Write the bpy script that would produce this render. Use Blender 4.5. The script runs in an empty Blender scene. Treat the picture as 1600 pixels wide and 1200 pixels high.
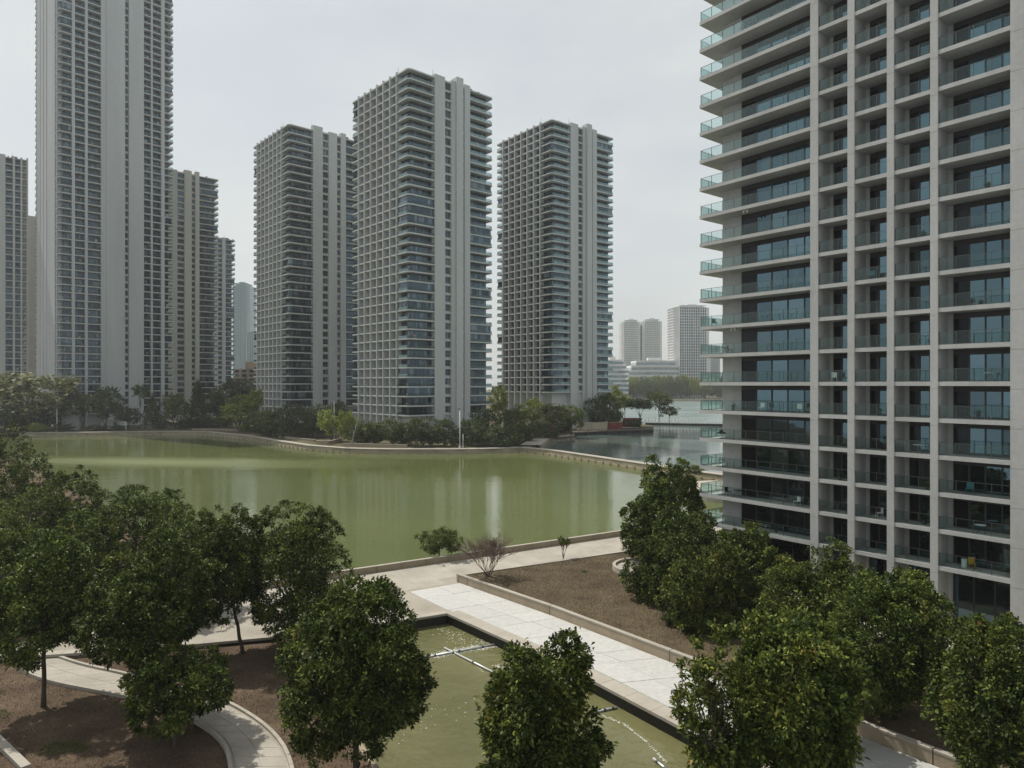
import bpy, math, random
import numpy as np
from mathutils import Vector, Matrix
R = math.radians
random.seed(7)
rng = np.random.default_rng(11)
scene = bpy.context.scene
COL = scene.collection

# ------------------------------------------------------------------ camera, world, sun, exposure
H = 21.7            # eye height over the near paving
FPX = 1070.0        # focal length in pixels of the 1600 px wide photograph
cam_d = bpy.data.cameras.new('camera')
cam_d.sensor_width = 36.0
cam_d.lens = FPX / 1600.0 * 36.0
cam_d.clip_start = 0.5
cam_d.clip_end = 20000
cam = bpy.data.objects.new('camera', cam_d)
cam.location = (0, 0, H)
cam.rotation_euler = (R(90), 0, 0)
COL.objects.link(cam)
scene.camera = cam

SUN_DIR = Vector((-0.80, 0.60, 0)).normalized() * math.cos(R(57)) + Vector((0, 0, math.sin(R(57))))
world = bpy.data.worlds.new('World')
scene.world = world
world.use_nodes = True
wn, wl = world.node_tree.nodes, world.node_tree.links
wn.clear()
w_out = wn.new('ShaderNodeOutputWorld')
w_bg = wn.new('ShaderNodeBackground')
w_sky = wn.new('ShaderNodeTexSky')
w_sky.sky_type = 'NISHITA'
w_sky.sun_disc = False
w_sky.sun_elevation = R(57)
w_sky.sun_rotation = R(-53)
w_sky.air_density = 1.2
w_sky.dust_density = 3.0
w_tc = wn.new('ShaderNodeTexCoord')
w_map = wn.new('ShaderNodeMapping')
w_map.inputs['Scale'].default_value = (1.0, 1.0, 2.2)
w_noise = wn.new('ShaderNodeTexNoise')
w_noise.inputs['Scale'].default_value = 2.1
w_noise.inputs['Detail'].default_value = 5
w_noise.inputs['Roughness'].default_value = 0.5
w_ramp = wn.new('ShaderNodeMapRange')
w_ramp.inputs['From Min'].default_value = 0.35
w_ramp.inputs['From Max'].default_value = 0.65
w_ramp.inputs['To Min'].default_value = 0.60
w_ramp.inputs['To Max'].default_value = 0.96
w_mix = wn.new('ShaderNodeMix')
w_mix.data_type = 'RGBA'
wl.new(w_tc.outputs['Generated'], w_map.inputs['Vector'])
wl.new(w_map.outputs['Vector'], w_noise.inputs['Vector'])
wl.new(w_noise.outputs['Fac'], w_ramp.inputs['Value'])
wl.new(w_ramp.outputs['Result'], w_mix.inputs['Factor'])
wl.new(w_sky.outputs['Color'], w_mix.inputs['A'])
w_mix.inputs['B'].default_value = (7.55, 7.85, 7.72, 1)     # thin cloud veil
wl.new(w_mix.outputs['Result'], w_bg.inputs['Color'])
w_bg.inputs['Strength'].default_value = 0.10
wl.new(w_bg.outputs['Background'], w_out.inputs['Surface'])

sun_d = bpy.data.lights.new('sun', 'SUN')
sun_d.energy = 4.7
sun_d.angle = R(0.8)
sun_d.color = (1.0, 0.95, 0.86)
sun = bpy.data.objects.new('sun', sun_d)
sun.rotation_euler = SUN_DIR.to_track_quat('Z', 'Y').to_euler()
COL.objects.link(sun)

scene.view_settings.view_transform = 'Standard'
scene.view_settings.look = 'None'
scene.view_settings.exposure = 0.0
scene.view_settings.gamma = 1.0
scene.view_settings.use_curve_mapping = False
scene.cycles.max_bounces = 7
scene.cycles.transparent_max_bounces = 24
scene.cycles.use_denoising = True

# ------------------------------------------------------------------ helpers
def P(u, v, z=0.0):
    """where the sight line of photograph pixel (u, v) meets the level z"""
    Y = (H - z) * FPX / (v - 600.0)
    return Vector(((u - 800.0) / FPX * Y, Y, z))

def at(u, Y, z=0.0):
    return Vector(((u - 800.0) / FPX * Y, Y, z))

class MB:
    def __init__(s):
        s.v, s.f, s.m = [], [], []
    def face(s, pts, mi=0):
        n = len(s.v)
        s.v += [tuple(p) for p in pts]
        s.f.append(tuple(range(n, n + len(pts))))
        s.m.append(mi)
    def box(s, x0, x1, y0, y1, z0, z1, mi=0):
        n = len(s.v)
        s.v += [(x0, y0, z0), (x1, y0, z0), (x1, y1, z0), (x0, y1, z0), (x0, y0, z1), (x1, y0, z1), (x1, y1, z1), (x0, y1, z1)]
        for q in ((0, 3, 2, 1), (4, 5, 6, 7), (0, 1, 5, 4), (1, 2, 6, 5), (2, 3, 7, 6), (3, 0, 4, 7)):
            s.f.append(tuple(n + i for i in q)); s.m.append(mi)
    def prism(s, poly, z0, z1, mi=0, top=True, bottom=True):
        n, k = len(s.v), len(poly)
        a = sum(poly[i][0] * poly[(i + 1) % k][1] - poly[(i + 1) % k][0] * poly[i][1] for i in range(k))
        if a < 0: poly = poly[::-1]
        s.v += [(p[0], p[1], z0) for p in poly] + [(p[0], p[1], z1) for p in poly]
        for i in range(k):
            j = (i + 1) % k
            s.f.append((n + i, n + j, n + k + j, n + k + i)); s.m.append(mi)
        if top: s.f.append(tuple(range(n + k, n + 2 * k))); s.m.append(mi)
        if bottom: s.f.append(tuple(range(n + k - 1, n - 1, -1))); s.m.append(mi)
    def strip(s, path, w0, w1, z0, z1, mi=0):
        """solid band along a path: offset w0..w1 to the left of travel"""
        L = offset(path, w0); Q = offset(path, w1)
        for i in range(len(path) - 1):
            s.prism([L[i], L[i + 1], Q[i + 1], Q[i]], z0, z1, mi)
    def tube(s, pts, rad, n=6, mi=0):
        base = len(s.v)
        pts = [Vector(p) for p in pts]
        for i, p in enumerate(pts):
            d = (pts[min(i + 1, len(pts) - 1)] - pts[max(i - 1, 0)]).normalized()
            a = d.orthogonal().normalized() if abs(d.z) < .99 else Vector((1, 0, 0))
            b = d.cross(a).normalized()
            for k in range(n):
                t = 2 * math.pi * k / n
                s.v.append(tuple(p + (a * math.cos(t) + b * math.sin(t)) * rad[i]))
        for i in range(len(pts) - 1):
            for k in range(n):
                q = (k + 1) % n
                s.f.append((base + i * n + k, base + i * n + q, base + (i + 1) * n + q, base + (i + 1) * n + k)); s.m.append(mi)
        s.f.append(tuple(base + k for k in range(n - 1, -1, -1))); s.m.append(mi)
        s.f.append(tuple(base + (len(pts) - 1) * n + k for k in range(n))); s.m.append(mi)
    def mesh(s, name, mats, smooth=False):
        me = bpy.data.meshes.new(name)
        me.from_pydata(s.v, [], s.f)
        if not isinstance(mats, (list, tuple)): mats = [mats]
        for m in mats: me.materials.append(m)
        if len(mats) > 1: me.polygons.foreach_set('material_index', s.m)
        if smooth: me.polygons.foreach_set('use_smooth', [True] * len(s.f))
        me.update()
        return me

def offset(path, d):
    out = []
    n = len(path)
    for i in range(n):
        a = Vector(path[max(i - 1, 0)][:2]); b = Vector(path[min(i + 1, n - 1)][:2])
        p = Vector(path[i][:2])
        t = (b - a).normalized()
        out.append(p + Vector((-t.y, t.x)) * d)
    return out

def obj(name, me, parent=None, loc=None, rz=0.0, label=None, cat=None, group=None, kind=None):
    o = bpy.data.objects.new(name, me)
    if loc is not None: o.location = loc
    if rz: o.rotation_euler = (0, 0, rz)
    if parent is not None: o.parent = parent
    if label: o['label'] = label
    if cat: o['category'] = cat
    if group: o['group'] = group
    if kind: o['kind'] = kind
    COL.objects.link(o)
    return o

def empty(name, loc, label, cat, rz=0.0, group=None):
    o = obj(name, None, None, loc, rz, label, cat, group)
    o.empty_display_size = 0.5
    return o

def cr(pts, n=8):
    """Catmull-Rom through points"""
    out = []
    q = [pts[0]] + list(pts) + [pts[-1]]
    for i in range(1, len(q) - 2):
        p0, p1, p2, p3 = (np.array(q[i + k], float) for k in (-1, 0, 1, 2))
        for k in range(n):
            t = k / n
            out.append(tuple(.5 * (2 * p1 + (p2 - p0) * t + (2 * p0 - 5 * p1 + 4 * p2 - p3) * t * t + (3 * p1 - p0 - 3 * p2 + p3) * t ** 3)))
    out.append(tuple(pts[-1]))
    return out

def resample(path, step):
    pts = [Vector(p) for p in path]
    d = [0.0]
    for a, b in zip(pts, pts[1:]): d.append(d[-1] + (b - a).length)
    n = max(1, round(d[-1] / step)); out = []; j = 0
    for i in range(n + 1):
        s = d[-1] * i / n
        while j < len(d) - 2 and d[j + 1] < s: j += 1
        t = (s - d[j]) / max(d[j + 1] - d[j], 1e-9)
        out.append(pts[j].lerp(pts[j + 1], min(max(t, 0), 1)))
    return out

# ------------------------------------------------------------------ materials
def new_mat(name):
    m = bpy.data.materials.new(name); m.use_nodes = True
    return m, m.node_tree.nodes, m.node_tree.links, m.node_tree.nodes['Principled BSDF']

def surf(name, c1, c2, scale=0.3, rough=0.85, fine=6.0, bump=0.25, bump_dist=0.02, spec=0.35, island=0.0, objrand=0.0, stretch=None, wear=None):
    """two-tone weathered surface in world coordinates; optional fine grain relief"""
    m, n, l, b = new_mat(name)
    g = n.new('ShaderNodeNewGeometry')
    mp = n.new('ShaderNodeMapping')
    if stretch: mp.inputs['Scale'].default_value = stretch
    l.new(g.outputs['Position'], mp.inputs['Vector'])
    a = n.new('ShaderNodeTexNoise'); a.inputs['Scale'].default_value = scale; a.inputs['Detail'].default_value = 6; a.inputs['Roughness'].default_value = .62
    f = n.new('ShaderNodeTexNoise'); f.inputs['Scale'].default_value = fine; f.inputs['Detail'].default_value = 5
    l.new(mp.outputs['Vector'], a.inputs['Vector']); l.new(g.outputs['Position'], f.inputs['Vector'])
    add = n.new('ShaderNodeMath'); add.operation = 'MULTIPLY_ADD'; add.inputs[1].default_value = .4
    l.new(f.outputs['Fac'], add.inputs[0]); l.new(a.outputs['Fac'], add.inputs[2])
    last = add.outputs[0]
    if island or objrand:
        r = n.new('ShaderNodeObjectInfo').outputs['Random'] if objrand else g.outputs['Random Per Island']
        q = n.new('ShaderNodeMath'); q.operation = 'MULTIPLY_ADD'; q.inputs[1].default_value = objrand or island
        l.new(r, q.inputs[0]); l.new(last, q.inputs[2]); last = q.outputs[0]
    rp = n.new('ShaderNodeMapRange')
    rp.inputs['From Min'].default_value = .48; rp.inputs['From Max'].default_value = .92 + .8 * (objrand + island)
    l.new(last, rp.inputs['Value'])
    mx = n.new('ShaderNodeMix'); mx.data_type = 'RGBA'
    mx.inputs['A'].default_value = (*c1, 1); mx.inputs['B'].default_value = (*c2, 1)
    l.new(rp.outputs['Result'], mx.inputs['Factor'])
    l.new(mx.outputs['Result'], b.inputs['Base Color'])
    b.inputs['Roughness'].default_value = rough
    b.inputs['Specular IOR Level'].default_value = spec
    if bump:
        bp = n.new('ShaderNodeBump'); bp.inputs['Strength'].default_value = bump; bp.inputs['Distance'].default_value = bump_dist
        l.new(f.outputs['Fac'], bp.inputs['Height']); l.new(bp.outputs['Normal'], b.inputs['Normal'])
    return m

def glass_dark(name, dark, light, ior=2.2, curtain=0.18, freq=0.8, rough=0.03, tint=(.52, .82, 1.0)):
    """window pane: dark room with a coated reflective face; some rooms have pale curtains"""
    m, n, l, b = new_mat(name)
    oi = n.new('ShaderNodeObjectInfo'); tc = n.new('ShaderNodeTexCoord')
    ad = n.new('ShaderNodeVectorMath'); ad.operation = 'MULTIPLY_ADD'
    ad.inputs[1].default_value = (freq, freq, 0.02)
    cb = n.new('ShaderNodeCombineXYZ')
    ml = n.new('ShaderNodeMath'); ml.operation = 'MULTIPLY'; ml.inputs[1].default_value = 97.0
    l.new(oi.outputs['Random'], ml.inputs[0])
    for k in 'XYZ': l.new(ml.outputs[0], cb.inputs[k])
    l.new(tc.outputs['Object'], ad.inputs[0]); l.new(cb.outputs[0], ad.inputs[2])
    vo = n.new('ShaderNodeTexVoronoi'); vo.inputs['Scale'].default_value = 1.0
    l.new(ad.outputs[0], vo.inputs['Vector'])
    sx = n.new('ShaderNodeSeparateColor'); l.new(vo.outputs['Color'], sx.inputs[0])
    th = n.new('ShaderNodeMapRange'); th.inputs['From Min'].default_value = 1 - curtain - .12; th.inputs['From Max'].default_value = 1.0
    l.new(sx.outputs[0], th.inputs['Value'])
    mx = n.new('ShaderNodeMix'); mx.data_type = 'RGBA'
    mx.inputs['A'].default_value = (*dark, 1); mx.inputs['B'].default_value = (*light, 1)
    l.new(th.outputs['Result'], mx.inputs['Factor']); l.new(mx.outputs['Result'], b.inputs['Base Color'])
    b.inputs['Roughness'].default_value = rough
    b.inputs['IOR'].default_value = ior
    sv = n.new('ShaderNodeMix'); sv.data_type = 'RGBA'
    sv.inputs['A'].default_value = (*[t * .45 for t in tint], 1); sv.inputs['B'].default_value = (*tint, 1)
    fr_ = n.new('ShaderNodeMath'); fr_.operation = 'FRACT'; l.new(ml.outputs[0], fr_.inputs[0])
    l.new(fr_.outputs[0], sv.inputs['Factor']); l.new(sv.outputs['Result'], b.inputs['Specular Tint'])
    wv = n.new('ShaderNodeTexNoise'); wv.inputs['Scale'].default_value = .9; l.new(tc.outputs['Object'], wv.inputs['Vector'])
    bp = n.new('ShaderNodeBump'); bp.inputs['Strength'].default_value = .05; bp.inputs['Distance'].default_value = .05
    l.new(wv.outputs['Fac'], bp.inputs['Height']); l.new(bp.outputs['Normal'], b.inputs['Normal'])
    return m

def glass_rail(name, tint, gloss=0.12):
    m, n, l, b = new_mat(name)
    n.remove(b)
    out = n['Material Output']
    tr = n.new('ShaderNodeBsdfTransparent'); tr.inputs['Color'].default_value = (*tint, 1)
    gl = n.new('ShaderNodeBsdfGlossy'); gl.inputs['Roughness'].default_value = .03; gl.inputs['Color'].default_value = (.85, .95, .95, 1)
    fr = n.new('ShaderNodeFresnel'); fr.inputs['IOR'].default_value = 1.5
    sc = n.new('ShaderNodeMath'); sc.operation = 'MULTIPLY_ADD'; sc.inputs[1].default_value = .5; sc.inputs[2].default_value = gloss * .4
    l.new(fr.outputs[0], sc.inputs[0])
    mx = n.new('ShaderNodeMixShader')
    l.new(sc.outputs[0], mx.inputs[0]); l.new(tr.outputs[0], mx.inputs[1]); l.new(gl.outputs[0], mx.inputs[2])
    l.new(mx.outputs[0], out.inputs['Surface'])
    return m

def water(name, c1, c2, scale, bump, dist, rough=0.06, patch=0.02, stretch=(1, 1, 1), ruffle=2.2, lane=None):
    m, n, l, b = new_mat(name)
    g = n.new('ShaderNodeNewGeometry')
    mp = n.new('ShaderNodeMapping'); mp.inputs['Scale'].default_value = stretch
    l.new(g.outputs['Position'], mp.inputs['Vector'])
    a = n.new('ShaderNodeTexNoise'); a.inputs['Scale'].default_value = scale; a.inputs['Detail'].default_value = 4
    a2 = n.new('ShaderNodeTexNoise'); a2.inputs['Scale'].default_value = scale * .23; a2.inputs['Detail'].default_value = 2
    c = n.new('ShaderNodeTexNoise'); c.inputs['Scale'].default_value = patch; c.inputs['Detail'].default_value = 5
    for t in (a, a2): l.new(mp.outputs['Vector'], t.inputs['Vector'])
    l.new(g.outputs['Position'], c.inputs['Vector'])
    rp = n.new('ShaderNodeMapRange'); rp.inputs['From Min'].default_value = .38; rp.inputs['From Max'].default_value = .62
    l.new(c.outputs['Fac'], rp.inputs['Value'])
    mx = n.new('ShaderNodeMix'); mx.data_type = 'RGBA'
    mx.inputs['A'].default_value = (*c1, 1); mx.inputs['B'].default_value = (*c2, 1)
    l.new(rp.outputs['Result'], mx.inputs['Factor']); l.new(mx.outputs['Result'], b.inputs['Base Color'])
    b.inputs['IOR'].default_value = 1.33
    # wind patches: some of the surface is ruffled, some lies calm
    mw = n.new('ShaderNodeMapping'); mw.inputs['Scale'].default_value = (.35, 1.4, 1); mw.inputs['Location'].default_value = (3.0, 1.7, 0)
    l.new(g.outputs['Position'], mw.inputs['Vector'])
    cw = n.new('ShaderNodeTexNoise'); cw.inputs['Scale'].default_value = .03; cw.inputs['Detail'].default_value = 6; l.new(mw.outputs['Vector'], cw.inputs['Vector'])
    rr = n.new('ShaderNodeMapRange'); rr.inputs['From Min'].default_value = .45; rr.inputs['From Max'].default_value = .68; rr.inputs['To Min'].default_value = rough; rr.inputs['To Max'].default_value = rough * ruffle
    l.new(cw.outputs['Fac'], rr.inputs['Value'])
    rough_out = rr.outputs['Result']
    if lane:                                            # a wind lane lies across one part of the water
        ml_ = n.new('ShaderNodeMapping'); ml_.vector_type = 'TEXTURE'
        ml_.inputs['Location'].default_value = (lane[0], lane[1], 0); ml_.inputs['Scale'].default_value = (lane[2], lane[3], 1e6); ml_.inputs['Rotation'].default_value = (0, 0, -.12)
        l.new(g.outputs['Position'], ml_.inputs['Vector'])
        ln = n.new('ShaderNodeVectorMath'); ln.operation = 'LENGTH'; l.new(ml_.outputs['Vector'], ln.inputs[0])
        la = n.new('ShaderNodeMath'); la.operation = 'MULTIPLY_ADD'; la.inputs[1].default_value = 1.6; la.inputs[2].default_value = -.8
        l.new(cw.outputs['Fac'], la.inputs[0])
        lb = n.new('ShaderNodeMath'); lb.operation = 'ADD'; l.new(ln.outputs['Value'], lb.inputs[0]); l.new(la.outputs[0], lb.inputs[1])
        lr = n.new('ShaderNodeMapRange'); lr.inputs['From Min'].default_value = .15; lr.inputs['From Max'].default_value = 1.25; lr.inputs['To Min'].default_value = .40; lr.inputs['To Max'].default_value = 0
        l.new(lb.outputs[0], lr.inputs['Value'])
        ls = n.new('ShaderNodeMath'); ls.operation = 'ADD'; l.new(rough_out, ls.inputs[0]); l.new(lr.outputs['Result'], ls.inputs[1]); rough_out = ls.outputs[0]
    l.new(rough_out, b.inputs['Roughness'])
    ad = n.new('ShaderNodeMath'); ad.operation = 'MULTIPLY_ADD'; ad.inputs[1].default_value = 1.6
    l.new(a2.outputs['Fac'], ad.inputs[0]); l.new(a.outputs['Fac'], ad.inputs[2])
    bp = n.new('ShaderNodeBump'); bp.inputs['Strength'].default_value = bump; bp.inputs['Distance'].default_value = dist
    l.new(ad.outputs[0], bp.inputs['Height']); l.new(bp.outputs['Normal'], b.inputs['Normal'])
    return m

def leaf_mat(name, cols, trans=0.25, rough=0.5):
    """leaves: each leaf (mesh island) takes its own tone"""
    m, n, l, b = new_mat(name)
    g = n.new('ShaderNodeNewGeometry')
    oi = n.new('ShaderNodeObjectInfo')
    no = n.new('ShaderNodeTexNoise'); no.inputs['Scale'].default_value = .55; no.inputs['Detail'].default_value = 2
    l.new(g.outputs['Position'], no.inputs['Vector'])
    ad = n.new('ShaderNodeMath'); ad.operation = 'MULTIPLY_ADD'; ad.inputs[1].default_value = .62
    l.new(g.outputs['Random Per Island'], ad.inputs[0])
    sb = n.new('ShaderNodeMath'); sb.operation = 'MULTIPLY_ADD'; sb.inputs[1].default_value = .9; sb.inputs[2].default_value = -.26
    l.new(no.outputs['Fac'], sb.inputs[0]); l.new(sb.outputs[0], ad.inputs[2])
    rp = n.new('ShaderNodeValToRGB')
    el = rp.color_ramp.elements
    while len(el) < len(cols): el.new(.5)
    for e, (p, c) in zip(el, cols): e.position = p; e.color = (*c, 1)
    l.new(ad.outputs[0], rp.inputs['Fac'])
    hs = n.new('ShaderNodeHueSaturation')
    mr = n.new('ShaderNodeMapRange'); mr.inputs['To Min'].default_value = .8; mr.inputs['To Max'].default_value = 1.2
    l.new(oi.outputs['Random'], mr.inputs['Value']); l.new(mr.outputs['Result'], hs.inputs['Value'])
    l.new(rp.outputs['Color'], hs.inputs['Color'])
    l.new(hs.outputs['Color'], b.inputs['Base Color'])
    b.inputs['Roughness'].default_value = rough
    b.inputs['Specular IOR Level'].default_value = .13
    tl = n.new('ShaderNodeBsdfTranslucent'); l.new(hs.outputs['Color'], tl.inputs['Color'])
    mx = n.new('ShaderNodeMixShader'); mx.inputs[0].default_value = trans
    l.new(b.outputs[0], mx.inputs[1]); l.new(tl.outputs[0], mx.inputs[2])
    l.new(mx.outputs[0], n['Material Output'].inputs['Surface'])
    return m

def plain(name, c, rough=.5, metal=0.0):
    m, n, l, b = new_mat(name)
    no = n.new('ShaderNodeTexNoise'); no.inputs['Scale'].default_value = 9; no.inputs['Detail'].default_value = 4
    mx = n.new('ShaderNodeMix'); mx.data_type = 'RGBA'
    mx.inputs['A'].default_value = (*[k * .82 for k in c], 1); mx.inputs['B'].default_value = (*[min(1, k * 1.12) for k in c], 1)
    l.new(no.outputs['Fac'], mx.inputs['Factor']); l.new(mx.outputs['Result'], b.inputs['Base Color'])
    b.inputs['Roughness'].default_value = rough; b.inputs['Metallic'].default_value = metal
    return m

M = dict(
    facade=surf('pale_facade', (.335, .338, .328), (.455, .458, .445), .30, .85, 3.0, .15, stretch=(1, 1, .25)),
    concrete=surf('tower_concrete', (.40, .418, .41), (.50, .515, .508), .12, .88, 1.2, 0, stretch=(1, 1, .12)),
    concrete_grey=surf('grey_tower_concrete', (.36, .38, .385), (.455, .475, .48), .10, .88, 1.0, 0, stretch=(1, 1, .12)),
    concrete_warm=surf('warm_tower_concrete', (.39, .385, .345), (.475, .465, .42), .12, .88, 1.0, 0, stretch=(1, 1, .12)),
    white=surf('white_render', (.55, .55, .54), (.66, .66, .65), .1, .8, 1.0, 0),
    pane=glass_dark('window_pane_glass', (.010, .012, .014), (.07, .07, .068), 2.9, .12, .45, .02),
    tower_pane=glass_dark('tower_window_glass', (.012, .018, .024), (.17, .19, .20), 1.9, .30, .62, .06, (.52, .80, 1.0)),
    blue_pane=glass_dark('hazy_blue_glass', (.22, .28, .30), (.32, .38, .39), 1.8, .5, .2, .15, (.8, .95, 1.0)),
    reflection_panel=glass_dark('painted_fin_reflection', (.014, .013, .014), (.03, .028, .028), 1.45, .1, .5, .08, (.6, .7, .8)),  # dark colour stands in for the fin mirrored in the glass
    frame=plain('dark_window_frame', (.028, .026, .026), .5),
    rail=glass_rail('balcony_glass', (.86, .925, .915), 0),
    tower_rail=glass_rail('tower_balcony_glass', (.68, .75, .755), 0),
    metal=plain('grey_rail_metal', (.10, .11, .11), .4, .6),
    white_metal=plain('white_painted_metal', (.75, .75, .74), .45),
    lake=water('green_lake_water', (.086, .103, .036), (.114, .131, .048), .9, .34, .05, .055, .012, (1, 1, 1), 2.4, (-102, 199, 62, 13)),
    pool=water('pool_water', (.100, .100, .044), (.130, .126, .058), 1.1, 1.0, .16, .05, .12),
    far_water=water('grey_blue_lake_water', (.075, .108, .098), (.10, .135, .12), .7, .2, .05, .09, .012),
    paving=surf('sandy_paving', (.235, .21, .168), (.345, .318, .27), .22, .85, 5, .3, .01),
    plaza=surf('plaza_stone', (.25, .228, .188), (.375, .345, .298), .30, .85, 4, .3, .01, objrand=.10),
    marble=surf('white_rippled_stone', (.37, .367, .352), (.465, .462, .446), .9, .75, 2.2, 1.0, .09, .4, objrand=.2, stretch=(1, 2.6, 1)),
    tanwall=surf('tan_stone_wall', (.22, .175, .12), (.37, .31, .225), .5, .9, 6, .4, .02, stretch=(1, 1, .5), objrand=.15),
    coping=surf('pale_coping_stone', (.275, .25, .21), (.375, .345, .295), .6, .85, 6, .3, .01, objrand=.15),
    darkwall=surf('shade_dark_pool_wall', (.010, .009, .008), (.030, .027, .022), .5, .6, 3, .3),  # shade under the pool coping is put into this near-black colour
    quay=surf('lichen_stained_quay', (.17, .155, .10), (.33, .30, .215), .12, .9, 1.5, .3, stretch=(1, 1, 2)),
    soil=surf('dry_brown_soil', (.054, .039, .027), (.145, .104, .072), .35, .95, 9, .9, .05, .1),
    drygrass=surf('dry_brown_lawn', (.065, .049, .032), (.135, .107, .068), .30, .95, 10, .9, .05, .1),
    bank=surf('planted_bank', (.045, .05, .025), (.15, .125, .075), .06, .95, 1.5, .6, .1, .1),
    land=surf('far_land', (.06, .075, .035), (.14, .14, .08), .01, .95, .2, 0, spec=.1),
    bark=surf('grey_brown_bark', (.045, .037, .028), (.11, .095, .075), 2.0, .9, 14, .6, .02, .2, stretch=(1, 1, .3)),
    twig=surf('brown_twigs', (.10, .07, .055), (.21, .15, .12), 2.0, .9, 14, .3),
    palebark=surf('pale_bark', (.22, .20, .17), (.36, .34, .30), 2.0, .9, 14, .4, .02, .2),
    redwall=surf('dark_red_board', (.12, .02, .016), (.20, .034, .026), .3, .8, 2, .1),
    deck=surf('weathered_dark_deck', (.05, .045, .038), (.13, .115, .095), .6, .9, 3, .3),
    beige=surf('beige_render', (.30, .26, .19), (.38, .335, .25), .3, .85, 3, .1),
    brick=surf('pinkish_brick_render', (.30, .21, .15), (.40, .30, .22), .2, .85, 2, .1),
    alu=plain('pale_aluminium_tube', (.62, .64, .66), .35, .3),
    foam=plain('pale_foam', (.72, .73, .68), .8),
    yellow=plain('yellow_plastic', (.48, .30, .03), .4),
    teal=plain('teal_plastic', (.03, .18, .21), .4),
    black=plain('black_metal', (.02, .02, .022), .5),
    leaf=leaf_mat('glossy_leaf', [(0, (.012, .021, .008)), (.30, (.028, .046, .012)), (.58, (.085, .118, .024)), (.88, (.21, .245, .052)), (1, (.28, .16, .05))], .17),
    leaf_b=leaf_mat('yellowish_leaf', [(0, (.014, .023, .008)), (.30, (.032, .050, .013)), (.60, (.092, .122, .025)), (.88, (.235, .25, .052)), (1, (.31, .15, .05))], .18),
    far_dark=leaf_mat('dark_foliage', [(0, (.030, .044, .020)), (.5, (.080, .104, .040)), (1, (.16, .19, .068))], .15, .6),
    far_mid=leaf_mat('mid_foliage', [(0, (.042, .060, .020)), (.5, (.10, .128, .038)), (1, (.18, .21, .062))], .2, .6),
    far_bright=leaf_mat('yellow_green_foliage', [(0, (.08, .11, .02)), (.5, (.19, .23, .042)), (1, (.31, .33, .075))], .25, .6),
    far_pale=leaf_mat('pale_olive_foliage', [(0, (.075, .09, .036)), (.5, (.18, .195, .085)), (1, (.30, .30, .14))], .2, .6),
)

# ------------------------------------------------------------------ ground, water
Z_W = -1.0
def sheet(name, polys, mat, kind='structure', parent=None):
    b = MB()
    for poly, z in polys:
        k = len(poly)
        a = sum(poly[i][0] * poly[(i + 1) % k][1] - poly[(i + 1) % k][0] * poly[i][1] for i in range(k))
        if a < 0: poly = poly[::-1]
        b.face([(p[0], p[1], z) for p in poly])
    return obj(name, b.mesh(name, mat), parent, kind=kind)

def W(u, v): return P(u, v, Z_W)

# parapet line along the near side of the lake
PA, PB = Vector((-15.9, 78.7)), Vector((15.2, 97.6))
pdir = (PB - PA).normalized()
P_L, P_R = PA - pdir * 21.0, PB + pdir * 22.0
# lawn / planter wall
LC = Vector((-6.1, 75.1))
WALL = [LC, Vector((3.7, 64.2)), Vector((12.4, 53.4)), Vector((20.8, 43.0)), Vector((29.5, 32.0)), Vector((36.0, 23.8))]
LB = [LC, Vector((12.8, 85.3)), Vector((30.0, 94.9))]
# pool
POOL = [Vector((-6.1, 64.8)), Vector((.9, 56.5)), Vector((5.5, 50.8)), Vector((10.9, 43.1)), Vector((15.2, 37.5))]
PLAZA_EDGE = [Vector((-6.1, 64.8)), Vector((-13.0, 61.4)), Vector((-20.5, 58.7)), Vector((-26.8, 57.0)), Vector((-34.0, 55.4)), Vector((-44.0, 53.6))]
POOL_L = [Vector((-19.5, 59.05)), Vector((-6.6, 37.5))]

# the dam between the lakes and the far shoreline, as waterlines seen in the photograph
SHORE_PX = [(30, 682), (90, 681.5), (150, 681), (250, 679.5), (320, 680), (380, 686), (430, 695), (480, 703), (540, 708), (600, 709.5), (660, 709.5), (720, 709.5), (775, 708.2), (812, 706.5)]
SHORE = [W(u, v).xy for u, v in SHORE_PX]
DAM = [W(u, v).xy for u, v in [(812, 706.5), (850, 709.5), (910, 719), (990, 731.5), (1060, 743), (1130, 753), (1220, 764)]]

obj('lake_water', (lambda b: (b.face([(-900, 20, Z_W), (900, 20, Z_W), (900, 420, Z_W), (-900, 420, Z_W)]), b.mesh('lake_water', M['lake']))[1])(MB()), kind='structure')
# second lake beyond the dam (deeper, less algae) and the far one behind it
dam_back = offset(DAM, 3.2)
sheet('second_lake_water', [([dam_back[0] + Vector((-2, 1)), *dam_back[1:], Vector((400, 135)), Vector((900, 135)), Vector((1000, 385)), Vector((-4, 385))], Z_W + .01)], M['far_water'])
M['wide_water'] = water('pale_open_water', (.13, .17, .165), (.17, .215, .205), .5, .5, .1, .28, .01)
sheet('far_lake_water', [([Vector((-4, 385.2)), Vector((1000, 385.2)), Vector((1500, 960)), Vector((60, 960))], Z_W + .01)], M['wide_water'])

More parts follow.
